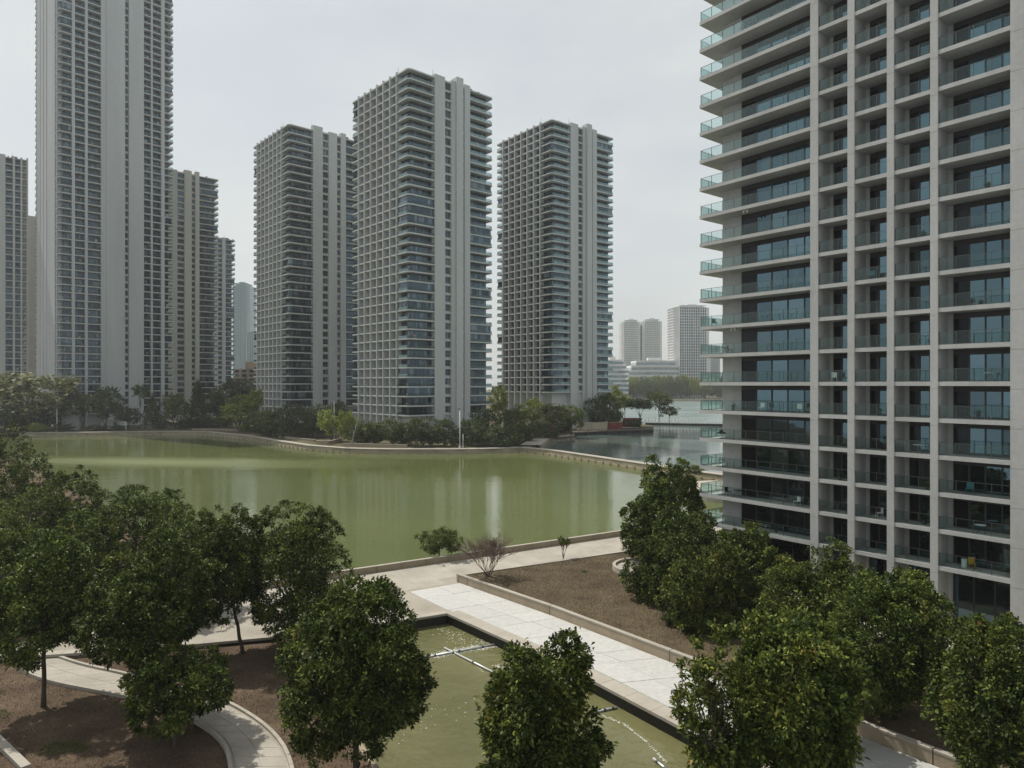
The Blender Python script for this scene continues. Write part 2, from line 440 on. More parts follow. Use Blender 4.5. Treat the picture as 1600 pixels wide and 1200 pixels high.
# near land
sheet('plaza', [([P_L, P_R, Vector((45, 100)), *LB[::-1], *WALL[1:], Vector((29, 18.0)), *POOL[::-1], *PLAZA_EDGE[1:]], 0.0)], M['paving'])
left_shore = [Vector(p) for p in [(-33.8, 67.8), (-40, 86), (-66, 115), (-100, 152), (-146, 200), (-205, 262), (-240, 303)]]
sheet('soil_bed', [
    ([*PLAZA_EDGE[2:], P_L, *left_shore[1:], Vector((-420, 303)), Vector((-420, 8)), Vector((-30, 8)), POOL_L[1], POOL_L[0]], -.35),
    ([Vector((-30, 8)), Vector((32, 8)), Vector((29, 18.0)), POOL[-1], POOL_L[1]], -.352)], M['soil'])
sheet('dry_lawn', [([*LB, Vector((60, 100)), Vector((90, 60)), Vector((90, 10)), Vector((40, 18)), *WALL[::-1][:-1]], .62)], M['drygrass'])
sheet('pool_water', [([POOL_L[0] + Vector((-.3, .6)), Vector((-13, 62.0)), POOL[0] + Vector((0, .4)), *[p + Vector((.3, .2)) for p in POOL[1:]], POOL_L[1] + Vector((-.3, -.3))], Z_W + .02)], M['pool'])

# far bank land
bank_inner = [W(835, 699).xy, W(858, 691).xy, W(898, 686.5).xy, W(898, 682.5).xy, W(860, 683).xy]
wharf_end = W(1020, 676).xy
land_poly = [*SHORE, W(835, 703.5).xy, *bank_inner[1:4], W(893, 681).xy, wharf_end, W(1022, 669).xy, W(985, 664).xy, W(960, 655).xy, W(945, 640).xy, W(935, 628).xy, Vector((160, 2600)), Vector((-2600, 2600)), Vector((-2600, 303)), Vector((-300, 303))]
sheet('far_bank', [(land_poly, .25)], M['bank'])
sheet('far_shore_land', [([Vector((80, 905)), Vector((2600, 905)), Vector((2600, 2600)), Vector((80, 2600))], .8)], M['land'])
b = MB(); b.box(70, 1600, 898, 905.3, -1.6, 1.6); obj('pale_shore_embankment', b.mesh('embankment', M['beige']), kind='structure')

# haze: closed box of thin air
b = MB(); b.box(-2640, 2640, -60, 2640, -2.6, 252)
hz = bpy.data.materials.new('haze_air'); hz.use_nodes = True
hn = hz.node_tree.nodes; hn.clear()
ho = hn.new('ShaderNodeOutputMaterial'); hv = hn.new('ShaderNodeVolumePrincipled')
hv.inputs['Color'].default_value = (.93, .96, 1.0, 1)
hv.inputs['Density'].default_value = .00014
hv.inputs['Anisotropy'].default_value = 0.2
hz.node_tree.links.new(hv.outputs['Volume'], ho.inputs['Volume'])
obj('haze', b.mesh('haze', hz), kind='stuff')

# ------------------------------------------------------------------ far shore wall, dam, spur walkway
def quay(name, path, label, step, width=2.6, top=.62, cat='wall'):
    root = empty(name, (path[0][0], path[0][1], 0), label, cat)
    o = Vector((path[0][0], path[0][1]))
    pts = [p - o for p in resample(path, step)]
    b = MB(); b.strip(pts, -.02, .9, -2.0, top - .18); obj('wall_face', b.mesh('wall_face', M['quay']), root)
    b = MB(); b.strip(pts, -.45, -.03, -2.0, -.62); obj('base_course', b.mesh('base_course', M['tanwall']), root)
    for i in range(len(pts) - 1):                       # walkway slabs on the wall
        a, c = pts[i], pts[i + 1]
        d = (c - a).normalized() * .04
        b = MB(); b.strip([a + d, c - d], -.12, width, top - .17, top); obj('walkway_slab', b.mesh('walkway_slab', M['coping']), root)
    b = MB()
    fine = resample(pts, 3.4)
    for i in range(len(fine) - 1):                      # little piers in the base course
        a = fine[i]; d = (fine[i + 1] - a).normalized(); q = Vector((-d.y, d.x))
        b.prism([a - q * .75, a - q * .4, a - q * .4 + d * .5, a - q * .75 + d * .5], -2.0, -.4)
    o2 = obj('base_pier', b.mesh('base_pier', M['quay']), root, kind='stuff')
    return root
quay('shore_wall', SHORE, 'long curving stone quay wall and walkway along the far lake shore', 6.0)
quay('dam_wall', DAM, 'narrow stone dam wall dividing the green lake from the second lake', 6.0, 2.4)
spur = [W(846, 702).xy, W(858, 692).xy, W(872, 688.8).xy, W(898, 686).xy]
quay('spur_wall', [Vector(p) for p in cr([tuple(p) for p in spur], 4)], 'short curved walkway spur pointing into the second lake', 5.0, 3.0, .75)
sheet('bank_path', [([W(812, 703).xy, W(846, 703).xy, W(860, 690).xy, W(846, 689).xy, W(828, 693).xy], .66)], M['plaza'])

# ------------------------------------------------------------------ near parapet, planter wall, pool edge
def wall_blocks(name, path, label, length, thick, z0, z1, mats, cap=.1, gap=.02, cat='wall', cuts=None):
    root = empty(name, (path[0][0], path[0][1], 0), label, cat)
    o = Vector((path[0][0], path[0][1]))
    pts = [Vector(p) - o for p in path]
    segs = []
    if cuts:
        full = [0.0]
        for a, c in zip(pts, pts[1:]): full.append(full[-1] + (c - a).length)
        def on(s):
            for i in range(len(pts) - 1):
                if s <= full[i + 1] or i == len(pts) - 2:
                    return pts[i].lerp(pts[i + 1], (s - full[i]) / (full[i + 1] - full[i]))
        cs = [c for c in cuts if c < full[-1]] + [full[-1]]
        for s0, s1 in zip(cs, cs[1:]):
            mid = [s for s in full if s0 < s < s1]
            segs.append([on(s0)] + [on(s) for s in mid] + [on(s1)])
    else:
        rs = resample(pts, length)
        segs = [[rs[i], rs[i + 1]] for i in range(len(rs) - 1)]
    for s in segs:
        d0 = (s[1] - s[0]).normalized() * gap; d1 = (s[-1] - s[-2]).normalized() * gap
        s = [s[0] + d0] + s[1:-1] + [s[-1] - d1]
        b = MB(); b.strip(s, 0, thick, z0, z1 - cap); w = obj('wall_block', b.mesh('wall_block', mats[0]), root)
        b = MB(); b.strip(s, -.03, thick + .03, z1 - cap + .002, z1); obj('coping_stone', b.mesh('coping_stone', mats[1]), w)
    return root
wall_blocks('lake_parapet', [P_L, P_R], 'low tan stone parapet between the paved lakeside walk and the green water', 3.0, .38, -2.0, .74, (M['tanwall'], M['coping']))
wall_blocks('planter_wall', WALL, 'tan stone planter wall between white paved walk and dry lawn', 0, .36, -.3, .9, (M['tanwall'], M['coping']), .12, .035, cuts=[0, 1.95, 14.4, 28.4, 38.5, 47.0, 56.0])
wall_blocks('lawn_edge_wall', LB, 'low pale edging wall along the back of the dry lawn', 4.0, -.3, -.3, .74, (M['tanwall'], M['coping']), .1)

# pool rim: coping stones, the wall underneath coloured near-black for its shade
root = empty('pool_edging', (0, 0, 0), 'tan coping and dark shaded wall around the sunken green pool', 'pool edge')
rs = resample(POOL, 2.4)
for i in range(len(rs) - 1):
    d = (rs[i + 1] - rs[i]).normalized() * .012
    b = MB(); b.strip([rs[i] + d, rs[i + 1] - d], -.12, 1.25, -.16, .05); obj('coping_stone', b.mesh('coping_stone', M['coping']), root)
rs2 = resample(PLAZA_EDGE, 2.6)
for i in range(len(rs2) - 1):
    d = (rs2[i + 1] - rs2[i]).normalized() * .012
    b = MB(); b.strip([rs2[i] + d, rs2[i + 1] - d], -.7, .10, -.16, .052); obj('coping_stone', b.mesh('coping_stone', M['coping']), root)
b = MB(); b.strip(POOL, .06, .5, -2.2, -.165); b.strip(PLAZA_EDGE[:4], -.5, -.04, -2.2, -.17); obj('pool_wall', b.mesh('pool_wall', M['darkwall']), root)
b = MB(); b.strip(PLAZA_EDGE[2:], -.5, -.04, -2.2, -.17); b.strip([POOL_L[0], POOL_L[1]], -.35, 0, -2.2, -.2); b.strip([POOL_L[1], POOL[-1]], -.4, 0, -2.2, -.2)
obj('retaining_wall', b.mesh('retaining_wall', M['tanwall']), root)

# white stone strip: big irregular slabs
walk = obj('white_stone_walk', (lambda b: (b.strip([Vector((-9.3, 70.6)), Vector((-3.0, 63.4)), *[p + Vector((1.2, .95)) for p in POOL[1:]], Vector((27.0, 21.6))], 0, .05, -.2, .003), b.mesh('walk_bed', M['coping']))[1])(MB()), kind='structure')
def lerp_path(path, t):
    L = [0.0]
    for a, c in zip(path, path[1:]): L.append(L[-1] + (c - a).length)
    s = t * L[-1]
    for i in range(len(path) - 1):
        if s <= L[i + 1] or i == len(path) - 2: return path[i].lerp(path[i + 1], (s - L[i]) / (L[i + 1] - L[i]))
inner = [P(640, 925).xy, P(692, 951).xy, *[p + Vector((1.05, .85)) for p in POOL[1:]], Vector((27.3, 22.2))]
outer = [P(713, 909.3).xy, *[p + Vector((-.02, -.06)) for p in WALL[1:]], Vector((35.6, 23.6))]
NS = 17
ts = [i / NS + (rng.uniform(-.014, .014) if 0 < i < NS else 0) for i in range(NS + 1)]
for i in range(NS):
    c = .5 + rng.uniform(-.12, .12)
    for (q0, q1) in ((0, c), (c, 1)):
        sk = .010
        a0, a1 = lerp_path(inner, ts[i]), lerp_path(inner, ts[i + 1])
        b0, b1 = lerp_path(outer, min(1, ts[i] + sk)), lerp_path(outer, min(1, ts[i + 1] + sk))
        quad = [a0.lerp(b0, q0), a1.lerp(b1, q0), a1.lerp(b1, q1), a0.lerp(b0, q1)]
        cen = sum(quad, Vector((0, 0))) / 4
        quad = [p + (cen - p).normalized() * .026 for p in quad]
        bb = MB(); bb.prism(quad, -.05, .022 + rng.uniform(0, .012)); obj('paving_slab', bb.mesh('paving_slab', M['marble']), walk)

# lakeside walk: pale flags along the plaza between parapet and lawn / pool
flags = bpy.data.objects['plaza']
nx, ny = 23, 4
for i in range(nx):
    for j in range(ny):
        s0 = 3.0 + i * 2.9; w0 = -.25 - j * 2.05
        if s0 > 62: continue
        q = Vector((pdir.y, -pdir.x))
        o0 = P_L + pdir * s0
        quad = [o0 + q * (-w0), o0 + pdir * 2.885 + q * (-w0), o0 + pdir * 2.885 + q * (-w0 + 2.04), o0 + q * (-w0 + 2.04)]
        def inside(p):
            t = (p - LC).dot((LB[1] - LC).normalized())
            perp = (p - LC).dot(Vector((.486, -.874)))
            return not (perp > -.45 and t > -.4)
        if all(inside(p) for p in quad):
            bb = MB(); bb.prism(quad, -.04, .012 + rng.uniform(0, .006)); obj('paving_flag', bb.mesh('paving_flag', M['plaza']), flags)

# drains in the white strip
for k, (u, v, lab) in enumerate([(1056, 1081, 'farther of two small round drain covers in the white walk'), (1063, 1087.5, 'nearer of two small round drain covers in the white walk')]):
    p = P(u, v, .03)
    r = empty('drain_cover', (p.x, p.y, .036), lab, 'drain', group='drain covers in the white walk')
    b = MB(); b.prism([(.36 * math.cos(t * math.pi / 8), .36 * math.sin(t * math.pi / 8)) for t in range(16)], -.03, .010); obj('rim', b.mesh('rim', M['metal']), r)
    b = MB(); b.prism([(.28 * math.cos(t * math.pi / 8), .28 * math.sin(t * math.pi / 8)) for t in range(16)], .011, .022); obj('lid', b.mesh('lid', M['deck']), r)

# pipes floating in the pool
def pipe(p0, p1, label, clamps=3):
    a, c = P(*p0, Z_W + .12), P(*p1, Z_W + .12)
    mid = (a + c) / 2
    r = empty('floating_pipe', (mid.x, mid.y, Z_W), label, 'pipe', group='pale pipes floating in the pool')
    b = MB(); b.tube([a - Vector((mid.x, mid.y, Z_W)), c - Vector((mid.x, mid.y, Z_W))], [.075, .075], 8); obj('tube', b.mesh('tube', M['alu'], True), r)
    d = (c - a).normalized()
    for k in range(clamps):
        q = a.lerp(c, (k + .5) / clamps) - Vector((mid.x, mid.y, Z_W))
        b = MB(); b.tube([q - d * .09, q + d * .09], [.10, .10], 8); obj('clamp', b.mesh('clamp', M['metal']), r)
pipe((694.5, 1012), (790, 1060), 'longer pale pipe crossing over the other in the pool')
pipe((660, 1027.5), (772, 1007), 'pale pipe lying across the back of the pool in white foam')
pipe((925, 1113), (964, 1105), 'short pale pipe beside the pool wall under the white walk')
pipe((1021, 1185), (1046, 1206), 'short pipe end in the pool at the bottom edge of the photo', 2)
b = MB()
def flecks(path, n, spread, size):
    for _ in range(n):
        t = rng.uniform(0, len(path) - 1.001); i = int(t)
        p = Vector(path[i]).lerp(Vector(path[i + 1]), t - i)
        p = p + Vector((rng.normal(0, spread), rng.normal(0, spread), 0))
        s = size * rng.uniform(.4, 1.3); k = 5
        ang = rng.uniform(0, 6.28)
        pts = []
        for q in range(k):
            tt = 6.283 * q / k
            x, y = s * 1.8 * math.cos(tt) * rng.uniform(.6, 1.2), s * .6 * math.sin(tt) * rng.uniform(.6, 1.2)
            pts.append((p.x + x * math.cos(ang) - y * math.sin(ang), p.y + x * math.sin(ang) + y * math.cos(ang)))
        b.prism(pts, Z_W + .015, Z_W + .034)
flecks([P(677, 1026, Z_W), P(720, 1016, Z_W), P(770, 1010, Z_W)], 900, .30, .04)
flecks([P(690, 985, Z_W), P(730, 1002, Z_W), P(775, 1008, Z_W)], 150, .5, .04)
flecks([P(770, 1040, Z_W), P(800, 1047, Z_W), P(860, 1056, Z_W)], 90, .1, .05)
flecks([P(940, 1118, Z_W), P(975, 1132, Z_W), P(1010, 1160, Z_W), P(1042, 1192, Z_W)], 170, .06, .035)
flecks([P(600, 1160, Z_W), P(660, 1120, Z_W), P(720, 1110, Z_W)], 40, 1.2, .035)
obj('pool_foam', b.mesh('pool_foam', M['foam']), kind='stuff')

# curved garden path with kerbs (left)
zb = -.22
up = [P(u, v, zb).xy for u, v in [(60, 1012), (78, 1022), (107, 1033), (135, 1041), (167, 1048), (203, 1056), (255, 1069), (305, 1083), (352, 1098), (404, 1129), (437, 1162), (453, 1200), (458, 1250), (455, 1320)]]
lo = [P(u, v, zb).xy for u, v in [(4, 1006), (10, 1020), (22, 1036), (50, 1053), (90, 1066), (145, 1077), (200, 1088), (250, 1102), (292, 1118), (327, 1138), (353, 1163), (363, 1200), (364, 1250), (358, 1320)]]
up = resample([Vector(p) for p in cr([tuple(p) for p in up], 6)], .35); lo = resample([Vector(p) for p in cr([tuple(p) for p in lo], 6)], .35)
NP = 34
up, lo = [lerp_path(up, i / NP) for i in range(NP + 1)], [lerp_path(lo, i / NP) for i in range(NP + 1)]
b = MB()
for i in range(NP): b.prism([lo[i], lo[i + 1], up[i + 1], up[i]], -.6, zb - .03)
path_o = obj('garden_path', b.mesh('path_bed', M['paving']), kind='structure')
for i in range(NP):
    for q0, q1 in ((.06, .5), (.5, .94)):
        j = .004
        quad = [lo[i].lerp(up[i], q0), lo[i + 1].lerp(up[i + 1], q0), lo[i + 1].lerp(up[i + 1], q1), lo[i].lerp(up[i], q1)]
        cen = sum(quad, Vector((0, 0))) / 4
        quad = [p + (cen - p).normalized() * .018 for p in quad]
        bb = MB(); bb.prism(quad, zb - .06, zb + rng.uniform(0, .008)); obj('paving_slab', bb.mesh('paving_slab', M['plaza']), path_o)
for side, line in ((1, up), (-1, lo)):
    for i in range(NP):
        if side == 1 and i < 3: continue
        d = (line[i + 1] - line[i]).normalized() * .01
        b = MB(); b.strip([line[i] + d, line[i + 1] - d], -.02 if side == 1 else -.2, .2 if side == 1 else .02, -.6, zb + .13); obj('kerb_stone', b.mesh('kerb_stone', M['coping']), path_o)
k0, k1 = [P(u, v, -.2).xy for u, v in ((-40, 1130), (34, 1204))]
wall_blocks('kerb_wall', [k0, k1], 'pale concrete kerb in the bottom left corner beside brown soil', 1.6, .42, -.6, -.02, (M['coping'], M['coping']), .05, .01, 'kerb')

# round raised bed at the lawn edge
pc = at(1006, 77.5, 0)
rb = empty('round_planter', (pc.x, pc.y, .6), 'round raised planter with pale floor at the lawn edge under trees', 'planter')
ring = [(3.5 * math.cos(t * math.pi / 16), 3.5 * math.sin(t * math.pi / 16)) for t in range(32)]
for i in range(0, 32, 2):
    a = [Vector(ring[(i + k) % 32]) for k in range(3)]
    bb = MB(); bb.strip(a, -.02, .34, -.1, .62); obj('rim_stone', bb.mesh('rim_stone', M['coping']), rb)
b = MB(); b.prism([(x * .9, y * .9) for x, y in ring], -.05, .35); obj('floor', b.mesh('floor', M['plaza']), rb)

# planting ledge outside the parapet
q = Vector((-pdir.y, pdir.x))
b = MB(); a0 = PA + pdir * 5.5 + q * .4
b.prism([a0, a0 + pdir * 12, a0 + pdir * 11 + q * 1.4, a0 + pdir * .8 + q * 1.4], -2, -.72); obj('planting_ledge', b.mesh('ledge', M['soil']), kind='structure')

# platform in the lake by the right building
b = MB(); pcx = W(1128, 775)
b.prism([(pcx.x + 9 * math.cos(t * math.pi / 20) + 1.5, pcx.y + 9 * math.sin(t * math.pi / 20)) for t in range(40)], -1.6, .9); r = obj('round_platform', b.mesh('platform', M['coping']), label='round tan stone platform in the lake behind the balcony building', cat='platform')

# ------------------------------------------------------------------ the near building on the right
BO = Vector((21.0, 76.7)); BANG = math.atan2(-.788, .615); F = 3.1
bld = empty('balcony_building', (BO.x, BO.y, 0), 'near pale apartment building with glass balconies filling the right of the photo', 'apartment building', BANG)
TOP = 24
COLS = [(12.96, 13.74), (16.57, 17.20), (20.06, 20.65), (23.57, 24.16)]
BAYS = [(13.74, 16.57, 3, 3), (17.20, 20.06, 3, 3), (20.65, 23.57, 3, 3), (24.16, 29.29, 4, 4)]
YB = 2.25
b = MB(); b.box(1.45, 46, YB, 20, 0, F * TOP); obj('body', b.mesh('body', M['facade']), bld)
# fins behind the columns
for x0, x1 in COLS:
    c = MB(); c.box(x0 + .03, x1 - .03, .03, YB + .05, 0, F * TOP); col = obj('column', c.mesh('column', M['facade']), bld)
    for k in range(0, TOP):
        z0, z1 = k * F - .40, (k + 1) * F - .40
        if k == 0: z0 = 0
        if k == 1: z0 = F - .4
        c = MB(); c.box(x0, x1, -.05, .6, z0 + .012, z1 - .012); obj('cladding_panel', c.mesh('cladding_panel', M['facade']), col)
c = MB(); c.box(29.35, 46, .03, YB + .05, 0, F * TOP); endw = obj('end_wall', c.mesh('end_wall', M['facade']), bld)
for k in range(0, TOP):
    for x0, x1 in ((29.29, 33.4), (33.43, 37.5), (37.53, 46.0)):
        c = MB(); c.box(x0, x1 - .005, -.05, .5, max(0, k * F - .40) + .012, (k + 1) * F - .40 - .012); obj('wall_panel', c.mesh('wall_panel', M['facade']), endw)
slab_b = MB()
slab_b.prism([(0, 0), (29.3, 0), (29.3, 5), (5, 5), (5, 16), (0, 16)], -.36, 0)
slab_me = slab_b.mesh('balcony_slab', M['facade'])
for k in range(2, TOP + 1): obj('balcony_slab', slab_me, bld, (0, 0, k * F + .2))
c = MB(); c.box(0, 46, .02, 20, F * TOP + .2, F * TOP + 1.2); obj('roof_parapet', c.mesh('roof_parapet', M['facade']), bld)

PH = F - .36
def pane_mesh(w, h=PH):
    c = MB()
    c.box(.045, w - .045, -.02, .02, .10, h - .48)
    return c.mesh('window_pane', M['pane'])
def window_frame(w, n, h=PH):
    c = MB(); pw = w / n
    c.box(0, w, .025, .06, 0, h - .01)                                  # dark backing
    c.box(0, w, -.06, .024, h - .47, h - .012); c.box(0, w, -.05, .024, .004, .09)
    for i in range(n + 1): c.box(max(0, i * pw - .06), min(w, i * pw + .06), -.07, .024, .091, h - .471)
    return c.mesh('window', M['frame'])
RH = 1.10
def rail_mesh(length, posts):
    c = MB()
    c.box(0, length, -.025, .025, RH - .03, RH); c.box(0, length, -.03, .03, .0, .05)
    for i in range(posts + 1):
        x = min(max(length * i / posts, .014), length - .014); c.box(x - .02, x + .02, -.022, .022, .051, RH - .031)
    return c.mesh('balcony_railing', M['metal'])
def panel_mesh(w):
    c = MB(); c.box(.02, w - .02, -.007, .007, .055, RH - .035)
    return c.mesh('glass_panel', M['rail'])
specs = [(3.95, 12.98, 5, None)] + [(x0 + .42, x1 + .01, n, r) for x0, x1, n, r in BAYS]
wm = [(window_frame(x1 - x0, n), pane_mesh((x1 - x0) / n)) for x0, x1, n, r in specs]
rm = [(rail_mesh(x1 - x0 - .06, r), panel_mesh((x1 - x0 - .06) / r)) for x0, x1, n, r in BAYS]
def reflection_panel(w, h=PH):  # first pane of each bay: the fin's reflection as a dark panel
    c = MB(); c.box(.045, w - .045, -.02, .02, .10, h - .48); return c.mesh('fin_reflection', M['reflection_panel'])
dark_panes = {(x1 - x0) / n: reflection_panel((x1 - x0) / n) for x0, x1, n, r in specs}
left_rail, side_rail = rail_mesh(12.8, 9), rail_mesh(14.0, 10)
stuff = MB()
for k in range(2, TOP):
    z = k * F + .2
    for (x0, x1, n, r), (fm, pm) in zip(specs, wm):
        w = obj('window', fm, bld, (x0, YB - .07, z + .002))
        for i in range(n):
            pn = obj('window_pane' if i else 'fin_reflection', pm if i else dark_panes[(x1 - x0) / n], w, (i * (x1 - x0) / n, 0, 0))
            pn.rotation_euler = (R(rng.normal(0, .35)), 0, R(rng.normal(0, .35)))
    for (x0, x1, n, r), (fm, pm) in zip(BAYS, rm):
        w = obj('balcony_railing', fm, bld, (x0 + .03, .14, z))
        for i in range(r): obj('glass_panel', pm, w, (i * (x1 - x0 - .06) / r, 0, 0))
    obj('balcony_railing', left_rail, bld, (.1, .1, z))
    obj('balcony_railing', side_rail, bld, (.1, .14, z), math.pi / 2)
    for i in range(9): stuff.box(.1 + i * 12.8 / 9 + .02, .1 + (i + 1) * 12.8 / 9 - .02, .093, .107, z + .055, z + RH - .035)
    for i in range(10): stuff.box(.093, .107, .14 + i * 1.4 + .02, .14 + (i + 1) * 1.4 - .02, z + .055, z + RH - .035)
obj('balcony_glass', stuff.mesh('balcony_glass', M['rail']), bld, kind='stuff')
# side windows
sw = window_frame(9.0, 5); sp = pane_mesh(9.0 / 5)
for k in range(2, TOP):
    obj('side_window', sw, bld, (1.40, 14.5, k * F + .202), -math.pi / 2)
# lobby
c = MB()
for x0, x1 in ((3.9, 12.9), (14.2, 16.5), (17.6, 20.0), (21.1, 23.5), (24.6, 29.2)): c.box(x0, x1, YB - .06, YB - .01, .1, 2 * F - .35)
obj('lobby_glass', c.mesh('lobby_glass', M['pane']), bld)
c = MB()
for x in (3.9, 6.9, 9.9, 12.9, 14.2, 16.5, 17.6, 20.0, 21.1, 23.5, 24.6, 26.1, 27.6, 29.2): c.box(x - .05, x + .05, YB - .12, YB - .062, .1, 2 * F - .35)
obj('lobby_frame', c.mesh('lobby_frame', M['frame']), bld)
c = MB(); c.box(-3, 34, -4.5, 3, .3, .68); obj('forecourt', c.mesh('forecourt', M['plaza']), bld)

def BW(x, y, z):
    d, n = Vector((math.cos(BANG), math.sin(BANG))), Vector((-math.sin(BANG), math.cos(BANG)))
    p = BO + d * x + n * y
    return Vector((p.x, p.y, z))
def fl(k): return k * F + .202
# things standing on the balconies
def chair(name, loc, rz, mat, label, cat='chair', group=None):
    r = empty(name, loc, label, cat, rz, group)
    b = MB(); b.box(-.24, .24, -.24, .24, .42, .47); obj('seat', b.mesh('seat', mat), r)
    b = MB(); b.box(-.24, .24, .21, .26, .475, .92); obj('backrest', b.mesh('backrest', mat), r)
    for sx in (-1, 1):
        for sy in (-1, 1):
            b = MB(); b.tube([(sx * .2, sy * .2, .42), (sx * .24, sy * .24, 0)], [.022, .018], 6); obj('leg', b.mesh('leg', mat), r)
def table(loc, label, mat, w=.7):
    r = empty('balcony_table', loc, label, 'table', BANG)
    b = MB(); b.prism([(w * .6 * math.cos(t * math.pi / 8), w * .6 * math.sin(t * math.pi / 8)) for t in range(16)], .68, .72); obj('tabletop', b.mesh('tabletop', mat), r)
    for k in range(3):
        t = k * 2.094; b = MB(); b.tube([(0.05 * math.cos(t), .05 * math.sin(t), .68), (.35 * math.cos(t), .35 * math.sin(t), 0)], [.02, .02], 6); obj('leg', b.mesh('leg', M['black']), r)
chair('plastic_chair', BW(26.3, 1.1, fl(2)), BANG + .5, M['yellow'], 'yellow chair on the lowest wide balcony of the near building')
def bin_(loc, label):
    r = empty('storage_bin', loc, label, 'bin', BANG)
    b = MB(); b.prism([(.22 * math.cos(t * math.pi / 6), .22 * math.sin(t * math.pi / 6)) for t in range(12)], 0, .75); obj('drum', b.mesh('drum', M['white_metal']), r)
    b = MB(); b.prism([(.24 * math.cos(t * math.pi / 6), .24 * math.sin(t * math.pi / 6)) for t in range(12)], .752, .82); obj('lid', b.mesh('lid', M['metal']), r)
bin_(BW(25.7, 1.2, fl(2)), 'pale storage drum beside the yellow chair on the lowest wide balcony')
chair('patio_chair', BW(3.2, 1.1, fl(8)), BANG + 2, M['black'], 'dark patio chair on the left corner balcony just under eye level', group='dark patio chairs')
table(BW(2.5, 1.2, fl(8)), 'dark round table beside a patio chair on the left corner balcony', M['black'])
chair('patio_chair', BW(7.0, 1.1, fl(6)), BANG, M['white_metal'], 'white chair in front of the dark glass on a left balcony')
chair('patio_chair', BW(11.2, 1.1, fl(6)), BANG + .4, M['white_metal'], 'white chair near the first column on a left balcony')
chair('patio_chair', BW(11.0, 1.0, fl(3)), BANG - .4, M['white_metal'], 'white chair near the first column on a low left balcony')
chair('patio_chair', BW(3.0, 1.0, fl(3)), BANG + 1.4, M['black'], 'black chair on the low left corner balcony above the trees', group='dark patio chairs')
table(BW(4.2, 1.1, fl(3)), 'black round table on the low left corner balcony above the trees', M['black'])
chair('patio_chair', BW(1.0, 1.5, fl(9)), BANG + 1.4, M['black'], 'black lounge chair at the outer corner of a left balcony', group='dark patio chairs')
def bicycle(loc, rz, label):
    r = empty('bicycle', loc, label, 'bicycle', rz)
    for x in (-.5, .5):
        b = MB(); b.tube([(x + .33 * math.cos(t * math.pi / 8), 0, .35 + .33 * math.sin(t * math.pi / 8)) for t in range(17)], [.025] * 17, 5); obj('wheel', b.mesh('wheel', M['black']), r)
    b = MB()
    for a, c in (((-.5, 0, .35), (-.05, 0, .33)), ((-.05, 0, .33), (.38, 0, .8)), ((-.5, 0, .35), (-.2, 0, .82)), ((-.2, 0, .82), (-.05, 0, .33)), ((-.2, 0, .78), (.38, 0, .8)), ((.38, 0, .95), (.5, 0, .35))): b.tube([a, c], [.02, .02], 5)
    obj('bicycle_frame', b.mesh('bicycle_frame', M['metal']), r)
    b = MB(); b.box(-.32, -.08, -.06, .06, .83, .88); obj('saddle', b.mesh('saddle', M['black']), r)
    b = MB(); b.tube([(.36, -.26, .98), (.38, 0, .96), (.36, .26, .98)], [.015] * 3, 5); obj('handlebar', b.mesh('handlebar', M['black']), r)
bicycle(BW(2.2, .9, fl(4)), BANG, 'dark bicycle parked on a low left balcony of the near building')
def parasol(loc, label):
    r = empty('parasol', loc, label, 'parasol')
    b = MB(); b.tube([(0, 0, 0), (0, 0, 1.05)], [.02, .02], 6); obj('pole', b.mesh('pole', M['metal']), r)
    b = MB(); b.tube([(0, 0, .55), (0, 0, .72), (0, 0, 1.0)], [.62, .3, .03], 10); obj('canopy', b.mesh('canopy', M['black']), r)
    b = MB(); b.tube([(0, 0, 0), (0, 0, .05)], [.25, .25], 10); obj('base', b.mesh('base', M['black']), r)
parasol(BW(2.2, .95, fl(5)), 'small black tent shaped parasol on a left balcony')
def planter(loc, label):
    r = empty('balcony_plant', loc, label, 'plant')
    b = MB(); b.tube([(0, 0, 0), (0, 0, .35)], [.13, .18], 8); obj('pot', b.mesh('pot', M['deck']), r)
    b = MB()
    for _ in range(60):
        a = rng.uniform(0, 6.28); e = rng.uniform(.2, 1.3); L = rng.uniform(.25, .5)
        d = Vector((math.cos(a) * math.cos(e), math.sin(a) * math.cos(e), math.sin(e))); s = Vector((-math.sin(a), math.cos(a), 0)) * .04
        p = Vector((0, 0, .35)); b.face([p, p + d * L * .6 - s, p + d * L, p + d * L * .6 + s])
    obj('foliage', b.mesh('foliage', M['leaf']), r)
planter(BW(3.4, 1.4, fl(6)), 'potted plant by the concrete corner wall on a left balcony')
planter(BW(23.0, .9, fl(4)), 'potted plant on a narrow balcony left of the fourth column')
planter(BW(8.6, 1.2, fl(2)), 'potted plant on the lowest left balcony over the tree crowns')
ORD = ['', 'lowest', 'second', 'third', 'fourth', 'fifth', 'sixth', 'seventh', 'eighth', 'ninth', 'tenth', 'eleventh', 'twelfth']
BN = ['first narrow bay', 'second narrow bay', 'third narrow bay', 'wide right bay']
